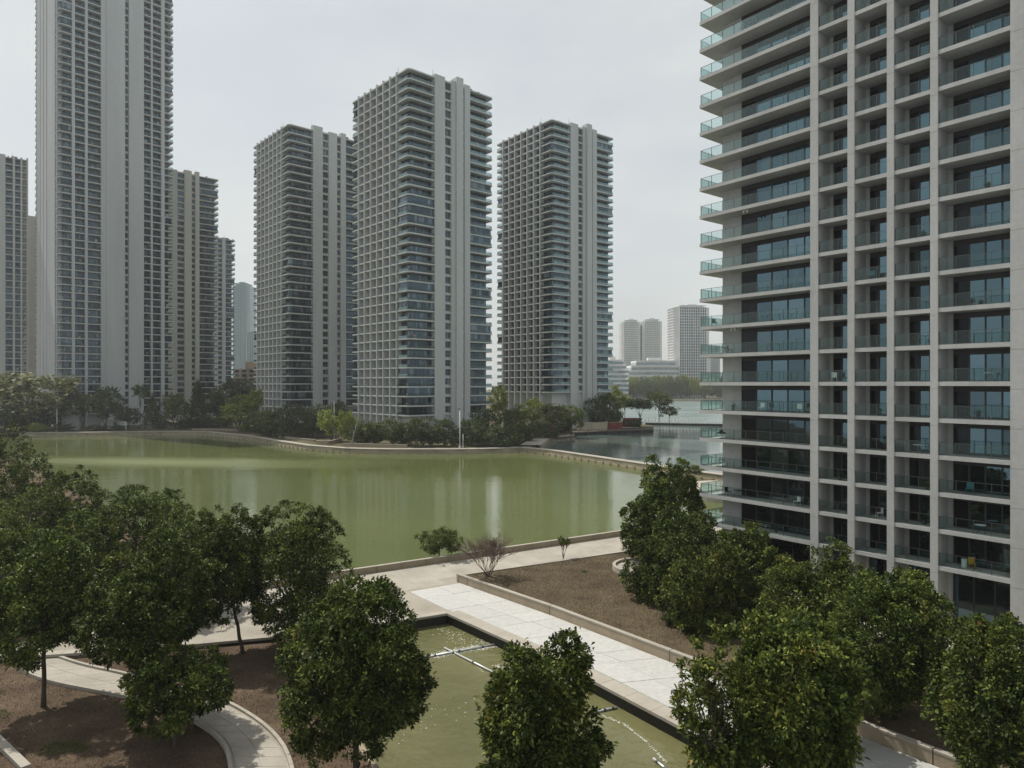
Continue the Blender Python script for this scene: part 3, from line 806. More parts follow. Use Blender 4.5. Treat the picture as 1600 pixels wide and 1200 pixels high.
for bi, k, what in [(0, 4, 'plant'), (0, 7, 'chair'), (0, 9, 'plant'), (1, 3, 'chair'), (1, 6, 'plant'), (1, 10, 'chair'), (2, 3, 'plant'), (2, 5, 'table'), (2, 8, 'plant'), (2, 11, 'plant'), (3, 3, 'table'), (3, 4, 'chair'), (3, 6, 'plant'), (3, 7, 'table'), (3, 9, 'plant'), (3, 12, 'plant')]:
    x0, x1 = BAYS[bi][0], BAYS[bi][1]
    loc = BW(x0 + (x1 - x0) * rng.uniform(.35, .7), rng.uniform(.7, 1.2), fl(k))
    where = BN[bi] + ', ' + ORD[k - 1] + ' balcony row from the bottom' if k < 12 else BN[bi] + ', eleventh balcony row up'
    if what == 'plant': planter(loc, 'potted plant in the ' + where)
    elif what == 'chair': chair('patio_chair', loc, BANG + rng.uniform(-1, 1), M['white_metal'] if k % 2 else M['teal'], ('white' if k % 2 else 'teal') + ' chair in the ' + where)
    else: table(loc, 'round table in the ' + where, M['white_metal'])
def spots(loc, label):
    r = empty('ceiling_spotlight', loc, label, 'light fixture', BANG)
    b = MB(); b.box(-.3, .3, -.04, .04, -.05, 0); obj('bracket', b.mesh('bracket', M['white_metal']), r)
    for s in (-1, 1):
        b = MB(); b.tube([(s * .22, 0, -.05), (s * .22, -.06, -.28)], [.05, .1], 8); obj('lamp_head', b.mesh('lamp_head', M['white_metal']), r)
spots(BW(5.5, .5, fl(13) - .362), 'white twin spotlight under a balcony slab in the upper left of the near building')
spots(BW(4.0, .5, fl(9) - .362), 'white twin spotlight under a left balcony slab near eye level')

# ------------------------------------------------------------------ towers across the lake
def rr_path(wx, wy, r=1.5, n=4):
    pts = []
    for cx, cy, a0 in ((wx - r, r, -90), (wx - r, wy - r, 0), (r, wy - r, 90), (r, r, 180)):
        for i in range(n + 1):
            a = R(a0 + 90 * i / n); pts.append((cx + r * math.cos(a), cy + r * math.sin(a)))
    return pts
def ring_rail(pts, h, t=.05):
    c = MB()
    for a, d in zip(pts, pts[1:]):
        a, d = Vector(a), Vector(d); q = (d - a).normalized(); nrm = Vector((-q.y, q.x)) * t
        c.prism([a, d, d + nrm, a + nrm], 0, h)
    return c
def tower(name, label, uc, Y, ang, Fh, nfl, zb, wx, wy, right, left, mats, ground=.25, cat='apartment tower', ins=1.9, roof=True, hide_top=False, group=None):
    ins = 2.3
    body, pane = mats
    p = at(uc, Y)
    root = empty(name, (p.x, p.y, 0), label, cat, ang, group)
    ztop = zb + nfl * Fh
    c = MB(); c.box(ins, wx - ins, ins, wy - ins, ground - .5, ztop); obj('body', c.mesh('body', body), root)
    c = MB(); c.prism(rr_path(wx, wy), -.52, 0); sm = c.mesh('floor_slab', body)
    for i in range(nfl + 1): obj('floor_slab', sm, root, (0, 0, zb + i * Fh))
    ph = Fh - .5
    rails = []
    def win(w, depth, n, name='window', rail=0):
        c = MB(); mw = w / n
        c.box(0, w, -.05, .02, .02, ph - .02, 0)
        for i in range(n + 1): c.box(max(0, i * mw - .05), min(w, i * mw + .05), -.10, -.052, .02, ph - .02, 1)
        c.box(0, w, -.12, -.052, ph - .32, ph - .021, 1)
        return c.mesh(name, [pane, M['frame']])
    for s in right:
        x0, x1, ty = s[:3]
        if ty == 'wall':
            y0 = s[3] if len(s) > 3 else -.28; up = s[4] if len(s) > 4 else 1.0
            c = MB(); c.box(x0, x1, y0, ins + .05, ground - .5, ztop + up); obj('wall', c.mesh('wall', body), root)
        elif ty in ('strip', 'slit'):
            c = MB(); c.box(x0 - .1, x1 + .1, .9, ins + .05, ground - .5, ztop + .6); obj('wall', c.mesh('wall', body), root)
            nm = 'stair_window' if ty == 'strip' else 'slit_window'
            wm_ = MB(); wm_.box(.15, x1 - x0 - .15, -.06, .02, .75, ph - .15, 0); wm_.box(.15, x1 - x0 - .15, -.12, -.062, .70, .82, 1); wm_.box((x1 - x0) / 2 - .05, (x1 - x0) / 2 + .05, -.10, -.062, .83, ph - .16, 1)
            me = wm_.mesh(nm, [pane, M['frame']])
            for i in range(nfl): obj(nm, me, root, (x0, .88, zb + i * Fh))
        elif ty == 'col':
            c = MB(); c.box(x0, x1, -.25, ins + .05, ground - .5, ztop + .8); obj('column', c.mesh('column', body), root)
        elif ty in ('bay', 'balc'):
            a0 = max(x0, ins); a1 = min(x1, wx - ins)
            nm = 'balcony_window' if ty == 'balc' else 'window'
            me = win(a1 - a0, 0, max(2, round((a1 - a0) / 1.9)), nm)
            for i in range(nfl): obj(nm, me, root, (a0, ins, zb + i * Fh))
            if ty == 'bay': rails.append(([(x0 + .05, .3), (x1 - .05, .3)], 'bay_railing'))
    for s in left:
        y0, y1, ty = s[:3]
        if ty == 'col':
            c = MB(); c.box(-.25, ins + .05, y0, y1, ground - .5, ztop + .8); obj('fin', c.mesh('fin', body), root)
        elif ty == 'wall':
            c = MB(); c.box(s[3] if len(s) > 3 else -.28, ins + .05, y0, y1, ground - .5, ztop + .8); obj('wall', c.mesh('wall', body), root)
        elif ty in ('bay', 'balc'):
            a0 = max(y0, ins); a1 = min(y1, wy - ins)
            nm = 'balcony_window' if ty == 'balc' else 'window'
            me = win(a1 - a0, 0, max(2, round((a1 - a0) / 1.9)), nm)
            for i in range(nfl): obj(nm, me, root, (ins, a1, zb + i * Fh), -math.pi / 2)
    # glass railings round the open corners
    i_ = .14
    full = [(x * (wx - 2 * i_) / wx + i_, y * (wy - 2 * i_) / wy + i_) for x, y in rr_path(wx, wy)]
    n = 5
    c_se, c_ne, c_nw, c_sw = full[0:n], full[n:2 * n], full[2 * n:3 * n], full[3 * n:4 * n]
    rb_ = [s for s in right if s[2] == 'balc']; lb_ = [s for s in left if s[2] == 'balc']
    if rb_ and rb_[0][0] == 0:
        ye = lb_[0][1] if lb_ and lb_[0][0] == 0 else 3
        rails.append(([(i_, ye), *c_sw, (rb_[0][1], i_)], 'balcony_railing'))
    if rb_ and rb_[-1][1] >= wx - .1 and rb_[-1][0] > 0: rails.append(([(rb_[-1][0], i_), *c_se, (wx - i_, 12)], 'balcony_railing'))
    if lb_ and lb_[-1][1] >= wy - .1 and lb_[-1][0] > 0: rails.append(([(8, wy - i_), *c_nw, (i_, lb_[-1][0])], 'balcony_railing'))
    bays = [s for s in left if s[2] == 'bay']
    for s_ in right:
        if s_[2] in ('balc', 'bay'):
            for i in range(nfl):
                if rng.random() < .30:
                    w_ = rng.uniform(.7, 1.6); x_ = rng.uniform(s_[0] + .8, s_[1] - w_ - .6) if s_[1] - s_[0] > 3.4 else s_[0] + .8
                    c = MB(); c.box(x_, x_ + w_, ins - 1.0, ins - .45, .02, rng.uniform(.7, 1.7)); obj('balcony_cupboard', c.mesh('balcony_cupboard', M[('white', 'beige', 'deck', 'metal')[int(rng.integers(4))]]), root, (0, 0, zb + i * Fh))
    for pts, nm in rails:
        if nm == 'balcony_railing':
            en = MB()
            inner_ = [Vector(q_) for q_ in pts]
            en.strip(inner_, .35, .42, .02, ph - .02)
            eme = en.mesh('enclosed_balcony', pane)
            for i in range(nfl):
                if rng.random() < .13: obj('enclosed_balcony', eme, root, (0, 0, zb + i * Fh))
        me = ring_rail(pts, 1.05).mesh(nm, M['tower_rail'])
        for i in range(nfl): obj(nm, me, root, (0, 0, zb + i * Fh))
    if roof:
        c = MB(); c.box(wx * .25, wx * .72, wy * .2, wy * .8, ztop, ztop + 1.6); obj('plant_room', c.mesh('plant_room', body), root)
        for k in range(7):
            x, y = rng.uniform(1.5, wx - 2), rng.uniform(.8, 4)
            c = MB(); c.box(x, x + rng.uniform(.5, 1.6), y, y + .8, ztop, ztop + rng.uniform(.7, 1.5)); obj('roof_unit', c.mesh('roof_unit', M['metal']), root)
        for x, y in ((1.2, 9), (11.8, .8)):
            c = MB(); c.tube([(x, y, ztop), (x, y, ztop + 3.2)], [.09, .05], 5); obj('aerial', c.mesh('aerial', M['metal']), root)
    return root
A0 = math.atan2(.664, .747)
def rightB(bump): return [(0, 12.05, 'balc'), (12.05, 16.9, 'wall', -.28, 1.1), (16.9, 20.1, 'strip'), (20.1, 22.0, 'wall', -.15, 1.0), (22.0, 25.2, 'wall', -.15 - bump, 2.6 if bump else 1.0), (25.2, 26.5, 'slit'), (26.5, 29.4, 'wall', -.28, 1.2), (29.4, 42, 'balc')]
leftB = [(0, 8.0, 'balc')] + [(8.0 + 4.92 * i, 8.5 + 4.92 * i, 'col') for i in range(7)] + [(8.5 + 4.92 * i, 12.92 + 4.92 * i, 'bay') for i in range(6)] + [(38.02, 44, 'balc')]
tower('lakeside_tower', 'tallest looking pale tower in the middle with rounded corner balconies facing the lake', 638, 258, A0, 3.645, 36, 9.9, 42, 44, rightB(1.1), leftB, (M['concrete'], M['tower_pane']))
def rightA(): return [(0, 12.05, 'balc'), (12.05, 16.9, 'wall', -.28, 2.2), (16.9, 20.1, 'strip'), (20.1, 24.5, 'wall', -.2, 1.0), (24.5, 26.5, 'slit'), (26.5, 29.2, 'wall', -.28, 2.0), (29.2, 42, 'balc')]
tower('lakeside_tower', 'pale tower left of the middle one, partly hidden behind its edge', 451, 318, A0, 3.66, 36, 11, 42, 44, rightA(), leftB, (M['concrete'], M['tower_pane']))
# third tower is turned a little further round
best = None
for an in np.linspace(A0 - .3, A0 + .1, 81):
    for Y in np.linspace(290, 380, 46):
        X = (861.6 - 800) / FPX * Y
        l = (X - 44 * math.sin(an), Y + 44 * math.cos(an)); r_ = (X + 42 * math.cos(an), Y + 42 * math.sin(an))
        e = (l[0] / l[1] * FPX + 800 - 775) ** 2 + (r_[0] / r_[1] * FPX + 800 - 960) ** 2
        if best is None or e < best[0]: best = (e, an, Y)
_, angC, YC = best
FC = 11.85 * YC / FPX
tower('lakeside_tower', 'pale tower right of the middle one standing on a blank tan podium', 861.6, YC, angC, FC, 36, 147 * 0 + (H + 414.4 / FPX * YC) - 36 * FC, 42, 44, rightB(1.1), leftB, (M['concrete'], M['tower_pane']))
print('tower C', math.degrees(angC - A0), YC, FC)
# tall left tower
angD = math.atan2(1100, 1070) * 0 + (math.atan2(.697, -.717) - math.pi / 2)
kD = lambda u, Y=335.0, uc=92: ((u - 800) / FPX * Y - (uc - 800) / FPX * Y) / (math.cos(angD) - math.sin(angD) * (u - 800) / FPX)
fD = [kD(u) for u in (112.5, 117, 133, 137, 158, 166, 195, 201, 224, 236, 238.5, 252, 257, 271.5)]
wxD = fD[-1] + .2
rightD = [(0, fD[0], 'balc'), (fD[0], fD[1], 'col'), (fD[1], fD[2], 'bay'), (fD[2], fD[3], 'col'), (fD[3], fD[4], 'bay'), (fD[4], fD[5], 'wall', -.06), (fD[5], fD[6], 'wall', -.5), (fD[6], fD[7], 'strip'), (fD[7], fD[8], 'wall', -.9), (fD[8], fD[9], 'bay'), (fD[9], fD[10], 'col'), (fD[10], fD[11], 'bay'), (fD[11], fD[12], 'col'), (fD[12], wxD, 'balc')]
leftD = [(0, 3.4, 'balc'), (3.4, 4.2, 'col'), (4.25, 7.0, 'bay'), (7.0, 7.8, 'col'), (7.85, 24, 'wall', -.08), (24.05, 24.7, 'col'), (24.75, 31, 'wall', -.08), (31.05, 31.7, 'col'), (31.75, 38, 'wall', -.08), (38.05, 38.7, 'col'), (38.75, 46, 'wall', -.08), (46.05, 46.7, 'col'), (46.75, 52, 'balc')]
tower('high_rise_tower', 'very tall grey tower at left rising out of the top of the photo', 92, 335, angD, 3.76, 61, 7.0, wxD, 52, rightD, leftD, (M['concrete_grey'], M['tower_pane']), roof=False)
# far left tower, cut by the left edge of the photo
kE = lambda u, Y=372.0, uc=-22: ((u - 800) / FPX * Y - (uc - 800) / FPX * Y) / (math.cos(A0 - .05) - math.sin(A0 - .05) * (u - 800) / FPX)
fE = [kE(u) for u in (-12, -2, 8.5, 20, 23.5, 32, 35, 41.5)]
wxE = kE(44)
rightE = [(0, fE[0], 'wall'), (fE[0], fE[1], 'bay'), (fE[1], fE[2], 'wall'), (fE[2], fE[3], 'bay'), (fE[3], fE[4], 'col'), (fE[4], fE[5], 'bay'), (fE[5], fE[6], 'col'), (fE[6], fE[7], 'bay'), (fE[7], wxE, 'wall')]
tower('high_rise_tower', 'pale tower at the far left, cut off by the left edge of the photo', -22, 372, A0 - .05, 3.58, 39, 7.5, wxE, 40, rightE, [(0, 40, 'wall')], (M['concrete'], M['tower_pane']))
tower('high_rise_tower', 'plain warm pale tower mostly hidden between the two left towers', 30, 430, A0, 3.6, 32, 12, 26, 20, [(0, 26, 'wall')], [(0, 20, 'wall')], (M['concrete_warm'], M['tower_pane']), roof=False)
# tower behind the very tall one
YF = 408.0
kF = lambda u: ((u - 800) / FPX * YF - (262 - 800) / FPX * YF) / (math.cos(A0) - math.sin(A0) * (u - 800) / FPX)
fF = [kF(u) for u in (277, 288, 299.5, 305, 311.5, 342.5)]
rightF = [(0, fF[0], 'wall', -.28, 1.0), (fF[0], fF[1], 'strip'), (fF[1], fF[2], 'wall', -.28, 2.0), (fF[2], fF[3], 'slit'), (fF[3], fF[4], 'wall', -.3, 2.2), (fF[4], fF[5], 'balc')]
tower('high_rise_tower', 'warm pale tower directly behind the right side of the very tall grey one', 262, YF, A0, 3.6, 38, 12.5, fF[5], 30, rightF, [(0, 30, 'wall')], (M['concrete_warm'], M['tower_pane']))
tower('high_rise_tower', 'slim distant tower just right of the warm pale one', 325, 500, A0, 3.6, 32, 14, 20, 24, [(0, 7, 'wall'), (7, 10, 'slit'), (10, 12.5, 'wall'), (12.5, 20, 'balc')], [(0, 24, 'wall')], (M['concrete_grey'], M['tower_pane']))

# far simple towers: body, ribs, window bands as real geometry
def far_tower(name, label, u0, u1, vtop, Y, mats, floors, ribs, depth=30, cap=0, rz=0.0, cat='apartment tower', group=None, win_h=.55):
    x0, x1 = at(u0, Y).x, at(u1, Y).x
    w = x1 - x0; ht = H + (600 - vtop) / FPX * Y
    root = empty(name, ((x0 + x1) / 2, Y, 0), label, cat, rz, group)
    c = MB()
    ch = w * .12
    c.prism([(-w / 2 + ch, 0), (w / 2 - ch, 0), (w / 2, ch), (w / 2, depth), (-w / 2, depth), (-w / 2, ch)], 0, ht); obj('body', c.mesh('body', mats[0]), root)
    fh = ht / floors
    c = MB(); r_ = MB()
    bw = (w - 2 * ch) / ribs
    for i in range(ribs):
        xa = -w / 2 + ch + i * bw
        r_.box(xa - .12 * bw, xa + .12 * bw, -.9, -.01, 0, ht + .6)
        for k in range(floors): c.box(xa + .2 * bw, xa + .8 * bw, -.12, -.01, k * fh + fh * .25, k * fh + fh * (.25 + win_h))
    for s in (-1, 1):
        for j in range(max(2, int(depth / bw / 1.3))):
            ya = ch + 1 + j * bw * 1.25
            if ya + bw > depth: break
            for k in range(floors): c.box(s * w / 2 - .02 if s > 0 else s * w / 2 - .12, s * w / 2 + .12 if s > 0 else s * w / 2 + .02, ya, ya + bw * .7, k * fh + fh * .25, k * fh + fh * (.25 + win_h))
    obj('window', c.mesh('window', mats[1]), root, kind='stuff')
    obj('rib', r_.mesh('rib', mats[0]), root, kind='stuff')
    if cap:
        c = MB(); c.prism([(-w * .30, 2), (w * .30, 2), (w * .30, depth - 4), (-w * .30, depth - 4)], ht, ht + cap * .45)
        c.prism([(-w * .36, 1), (w * .36, 1), (w * .36, depth - 3), (-w * .36, depth - 3)], ht + cap * .45, ht + cap * .62)
        c.prism([(-w * .14, 5), (w * .14, 5), (w * .14, depth - 8), (-w * .14, depth - 8)], ht + cap * .62, ht + cap)
        obj('roof_crown', c.mesh('roof_crown', mats[0]), root)
    return root
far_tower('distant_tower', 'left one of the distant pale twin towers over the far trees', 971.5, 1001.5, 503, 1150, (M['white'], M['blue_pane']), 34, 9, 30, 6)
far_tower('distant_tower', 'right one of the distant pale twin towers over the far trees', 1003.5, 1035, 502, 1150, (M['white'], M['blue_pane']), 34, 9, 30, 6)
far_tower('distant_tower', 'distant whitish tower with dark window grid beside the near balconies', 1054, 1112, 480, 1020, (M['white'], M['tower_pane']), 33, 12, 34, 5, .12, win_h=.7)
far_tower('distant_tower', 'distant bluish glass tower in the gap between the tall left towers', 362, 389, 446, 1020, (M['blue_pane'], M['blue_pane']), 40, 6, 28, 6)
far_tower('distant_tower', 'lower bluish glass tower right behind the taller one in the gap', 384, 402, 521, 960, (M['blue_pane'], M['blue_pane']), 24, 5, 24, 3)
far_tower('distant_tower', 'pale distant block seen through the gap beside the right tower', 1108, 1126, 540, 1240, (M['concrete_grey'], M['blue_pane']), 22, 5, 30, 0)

# long low white building with stepped curved floors
def terrace(label, u0, u1, vtop, Y, floors, bend, depth=26, name='office_building'):
    x0, x1 = at(u0, Y).x, at(u1, Y).x
    ht = H + (600 - vtop) / FPX * Y; fh = ht / floors; w = x1 - x0
    root = empty(name, ((x0 + x1) / 2, Y, 0), label, 'building')
    N = 14
    def front(o, f): return [(-w / 2 + w * i / N, bend * ((i / N - .5) * 2) ** 2 - o) for i in range(N + 1)]
    for k in range(floors):
        cut = 0 if k < floors - 2 else w * .10 * (k - floors + 3)
        fr = [p for p in front(0, k) if -w / 2 + cut <= p[0] <= w / 2 - cut * .6]
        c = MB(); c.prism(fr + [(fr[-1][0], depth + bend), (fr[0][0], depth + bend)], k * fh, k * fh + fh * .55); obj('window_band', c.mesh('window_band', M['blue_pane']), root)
        fr2 = [(x, y - .8) for x, y in fr]
        c = MB(); c.prism(fr2 + [(fr2[-1][0] + .5, depth + bend + .5), (fr2[0][0] - .5, depth + bend + .5)], k * fh + fh * .55 + .003, k * fh + fh * .997); obj('parapet_band', c.mesh('parapet_band', M['white']), root)
    c = MB(); c.box(-w * .1, w * .12, 8, 16, ht, ht + 4); obj('plant_room', c.mesh('plant_room', M['white']), root)
terrace('long low white office building with curved floor bands below the twin towers', 975, 1072, 563, 1000, 8, 26)
terrace('white office wing with dark floor bands beside the right tower edge', 938, 979, 562, 900, 9, -14)
# small tan block in the left gap
tb = empty('low_rise_block', at(392, 560, 0), 'low pinkish tan block with terraces in the gap between towers', 'building', .15)
c = MB(); c.box(-14, 22, 0, 18, 0, 34); obj('body', c.mesh('body', M['brick']), tb)
c = MB(); c.box(-4, 22, -1.5, 10, 34, 40); c.box(6, 10, 2, 8, 40, 43); obj('upper_storey', c.mesh('upper_storey', M['brick']), tb)
for k in range(9):
    for j in range(6):
        c = MB(); c.box(-12.8 + j * 5.8, -9.2 + j * 5.8, -.25, .02, 3 + k * 3.5, 5.2 + k * 3.5); obj('window', c.mesh('window', M['tower_pane']), tb)
    c = MB(); c.box(-14.3, 22.3, -1.2, -.03, 2 + k * 3.5, 2.7 + k * 3.5); obj('ledge', c.mesh('ledge', M['beige']), tb)
dk = empty('parking_block', at(392, 470, 0), 'low dark building behind the trees between two towers', 'building', .1)
c = MB(); c.box(-13, 22, 0, 14, 0, 17); obj('body', c.mesh('body', M['deck']), dk)
c = MB()
for k in range(4): c.box(-13.3, 22.3, -.6, -.02, 3.4 + k * 4, 4.2 + k * 4)
obj('floor_edge', c.mesh('floor_edge', M['metal']), dk)

# ------------------------------------------------------------------ trees
def leaves_mesh(name, pos, axis, length, width, mat, droop=.15):
    """one folded quad per leaf"""
    n = len(pos)
    axis = axis / np.linalg.norm(axis, axis=1, keepdims=True)
    rnd = rng.normal(size=(n, 3)) * .75; rnd[:, 2] += 1.0
    side = np.cross(axis, rnd); side /= np.linalg.norm(side, axis=1, keepdims=True) + 1e-9
    nrm = np.cross(side, axis)
    L = length[:, None]; Wd = width[:, None]
    v = np.empty((n, 4, 3))
    v[:, 0] = pos
    v[:, 1] = pos + axis * L * .55 + side * Wd * .5 + nrm * Wd * .22
    v[:, 2] = pos + axis * L - np.array([0, 0, 1]) * L * droop
    v[:, 3] = pos + axis * L * .55 - side * Wd * .5 + nrm * Wd * .22
    me = bpy.data.meshes.new(name)
    me.vertices.add(n * 4); me.vertices.foreach_set('co', v.reshape(-1))
    me.loops.add(n * 4); me.loops.foreach_set('vertex_index', np.arange(n * 4, dtype=np.int32))
    me.polygons.add(n)
    me.polygons.foreach_set('loop_start', np.arange(0, n * 4, 4, dtype=np.int32))
    me.update(calc_edges=True)
    me.materials.append(mat)
    return me

def rosettes(cpos, cdir, per, length, spread=.75, jitter=.10):
    n = len(cpos)
    pos = np.repeat(cpos, per, 0) + rng.normal(size=(n * per, 3)) * jitter
    d = np.repeat(cdir, per, 0) * .75 + rng.normal(size=(n * per, 3)) * spread
    d[:, 2] += .12
    L = length * rng.uniform(.6, 1.25, n * per)
    return pos, d, L

def lobes_for(rx, ry, rz, n, frac):
    """lumps of foliage that make the crown outline uneven"""
    out = [(np.zeros(3), .55)]
    for i in range(n):
        a = i * 2.399 + rng.uniform(-.4, .4); t = (i + .5) / n
        zc = 1 - 2 * t; zc = zc * .8 + .08
        rr = math.sqrt(max(0, 1 - zc * zc))
        c = np.array([math.cos(a) * rr, math.sin(a) * rr, zc]) * rng.uniform(.48, .80)
        out.append((c, frac * rng.uniform(.62, 1.22)))
    return out

def crown_points(rx, ry, rz, nclus, nlobes, frac, inner=.16, nsub=None, sub=.165):
    """crown > lobes > leafy clumps > rosettes: clumps catch the light, gaps between them stay deep"""
    lobes = lobes_for(rx, ry, rz, nlobes, frac)
    C = np.array([c for c, r in lobes]); Rr = np.array([r for c, r in lobes])
    nsub = nsub or max(50, nclus // 9)
    pts, dirs = [], []
    w = Rr ** 2; w = w / w.sum()
    while sum(len(p) for p in pts) < nsub:
        m = nsub
        k = rng.choice(len(Rr), m, p=w)
        d = rng.normal(size=(m, 3)); d /= np.linalg.norm(d, axis=1, keepdims=True)
        rad = Rr[k] * np.where(rng.random(m) < inner, rng.uniform(.4, .8, m), rng.normal(.97, .10, m))
        p = C[k] + d * rad[:, None]
        dist = np.linalg.norm(p[:, None, :] - C[None], axis=2) / Rr[None]
        dist[np.arange(m), k] = 9
        keep = (dist.min(1) > .80) | (rng.random(m) < .10)
        pts.append(p[keep]); dirs.append((d[keep] * .7 + p[keep] * .5))
    sp_ = np.concatenate(pts)[:nsub]; sd = np.concatenate(dirs)[:nsub]
    sd[:, 2] += .35
    sd /= np.linalg.norm(sd, axis=1, keepdims=True)
    ss = sub * rng.uniform(.6, 1.35, nsub)
    k = rng.choice(nsub, nclus, p=ss ** 2 / (ss ** 2).sum())
    e = rng.normal(size=(nclus, 3)) + sd[k] * 1.1
    e /= np.linalg.norm(e, axis=1, keepdims=True)
    p = sp_[k] + e * (ss[k] * rng.uniform(.7, 1.1, nclus))[:, None] * np.array([1.15, 1.15, .8])
    S = np.array([rx, ry, rz])
    d = e * .8 + sd[k] * .5
    d[:, 2] += .2
    return p * S, d / np.linalg.norm(d, axis=1, keepdims=True), [(c * S, r) for c, r in lobes]

def wiggle(a, b, n, amp):
    a, b = Vector(a), Vector(b)
    out = []
    for i in range(n + 1):
        t = i / n; p = a.lerp(b, t)
        if 0 < i < n: p += Vector((rng.normal(0, amp), rng.normal(0, amp), rng.normal(0, amp * .5)))
        out.append(p)
    return out

def near_tree(label, u, Y, vtop, vbot, wpx, nclus=1500, per=11, leaf=.26, mat='leaf', zg=-.35, trunk_u=None, nl=13, frac=.40, trunk_r=None, bare=0, group='broadleaf trees around the pool and lake', name='broadleaf_tree', depth=1.0):
    X = (u - 800) / FPX * Y
    zt = H - (vtop - 600) * Y / FPX; zbm = H - (vbot - 600) * Y / FPX
    rx = wpx * Y / FPX / 2 * .915; rz = (zt - zbm) / 2 * .93
    root = empty(name, (X, Y, zg), label, 'tree', group=group)
    czz = (zt + zbm) / 2 - zg
    p, d, lobes = crown_points(rx, rx * depth, rz, int(nclus * 1.9), nl, frac, sub=.125)
    pos, ax, L = rosettes(p, d, per, leaf)
    pos[:, 2] += czz
    cm = leaves_mesh('crown', pos, ax, L, L * rng.uniform(.38, .55, len(L)), M[mat])
    tx = 0 if trunk_u is None else (trunk_u - u) / FPX * Y
    tr = trunk_r or max(.10, rx * .045)
    b = MB()
    fork = Vector((tx * .4, 0, czz - rz * .45))
    b.tube(wiggle((tx, 0, -.25), fork, 6, tr * .16), [tr * 1.35, tr * 1.1, tr, tr * .95, tr * .9, tr * .85, tr * .8], 8)
    for c, r in lobes[1:]:
        e = Vector((c[0] * 1.12, c[1] * 1.12, c[2] * 1.08 + czz))
        b.tube(wiggle(fork, e, 5, rx * .035), [tr * .55, tr * .45, tr * .34, tr * .25, tr * .16, tr * .07], 5)
        for _ in range(2):
            e2 = e + Vector((rng.normal(0, r * rx * .5), rng.normal(0, r * rx * .5), abs(rng.normal(0, r * rz * .4))))
            b.tube(wiggle(fork.lerp(e, .65), e2, 3, rx * .02), [tr * .2, tr * .15, tr * .1, tr * .04], 4)
    obj('trunk', b.mesh('trunk', M['bark'], True), root)
    obj('crown', cm, root)
    return root

T = near_tree
# left group, front to back
T('tree with a bare trunk at the far left standing in brown soil', 70, 46.8, 829, 1052, 158, 1700, trunk_u=68)
T('tree beside the curved path, its crown left of the slim trunked tree', 226, 44.5, 838, 1062, 186, 2000, trunk_u=236)
T('small low tree leaning over the curved path in front of a larger crown', 277, 41.6, 1007, 1152, 158, 1100, 11, .24, trunk_u=272, frac=.36)
T('slim trunked tree in the shaded bed next to the pale plaza', 350, 56.0, 785, 992, 134, 1500, trunk_u=380, leaf=.27)
T('broad tree between the slim trunked one and the big pool side crown', 458, 57.5, 783, 1015, 168, 1800, leaf=.27)
T('biggest crown left of the pool, hanging over the green water', 556, 38.5, 890, 1210, 226, 2900, 12, .24, depth=.85)
T('tree at the left whose round top cuts into the lake view', 212, 74, 743, 930, 176, 1700, leaf=.3)
T('tree between two others at the left, in front of the lake shore', 292, 66, 792, 960, 120, 1200, leaf=.28)
T('dark tree left of the round topped one by the shore', 106, 82, 732, 930, 118, 1300, leaf=.32)
T('tree at the left edge below the far shore', 52, 100, 692, 900, 120, 1400, leaf=.34)
T('leftmost tree at the lake shore, yellowish crown top', -2, 120, 664, 900, 106, 1400, leaf=.36, mat='leaf_b')
T('tree cut by the left edge behind the bare trunked one', 6, 62, 812, 1010, 150, 1500, leaf=.28)
T('dense tree filling the gap between left shore tree and bare trunked one', 128, 68, 800, 985, 130, 1200, leaf=.28)
T('dense tree at the left edge under the shore trees', 22, 84, 752, 960, 130, 1300, leaf=.3)
# centre bottom and right group
T('tall bushy tree at the bottom middle in front of the pool', 846, 33.0, 1001, 1290, 184, 2200, 12, .27, mat='leaf_b', depth=.9)
T('loose tree with visible branches at the bottom right of the pool', 1226, 31.0, 952, 1260, 186, 2000, 12, .27, mat='leaf_b', trunk_u=1128, nl=17)
T('sparse branchy young tree overlapping the white walk at its end', 1108, 29.8, 980, 1260, 112, 330, 11, .26, mat='leaf_b', trunk_u=1112, nl=12, frac=.44, trunk_r=.11)
T('tree in front of the building entrance, left of the rightmost tree', 1392, 44.0, 874, 1135, 192, 2400, zg=.6, leaf=.25)
T('rightmost tree, cut by the right edge of the photo', 1556, 35.5, 933, 1235, 158, 2200, zg=.6, leaf=.23)
T('tree right of the lawn against the lower columns of the building', 1262, 54.0, 848, 1042, 164, 1900, zg=.6, leaf=.26, mat='leaf_b')
T('smaller tree behind, touching the dark lower windows of the building', 1166, 66, 800, 960, 92, 900, zg=.6, leaf=.28)
T('tallest looking tree at the right end of the lakeside walk', 1040, 82.0, 709, 872, 104, 1500, zg=0, leaf=.32, mat='leaf')
T('low bush like tree at the left foot of the tree ending the lakeside walk', 1000, 80.5, 785, 876, 68, 900, zg=0, leaf=.3, trunk_r=.1)
T('tree behind the round planter, left of the building corner', 1078, 71.5, 789, 935, 118, 1500, zg=.6, leaf=.28)
T('bushy tree growing over the round planter', 1040, 68.0, 822, 990, 128, 1900, zg=.6, leaf=.28)
T('low dense tree over the planter wall at the right end of the lawn', 1106, 60.0, 846, 1022, 140, 2100, zg=.6, leaf=.26, mat='leaf_b')
T('shaded tree behind the loose branchy one, over the dark soil', 1300, 41.0, 985, 1160, 110, 1000, zg=.6, leaf=.24)

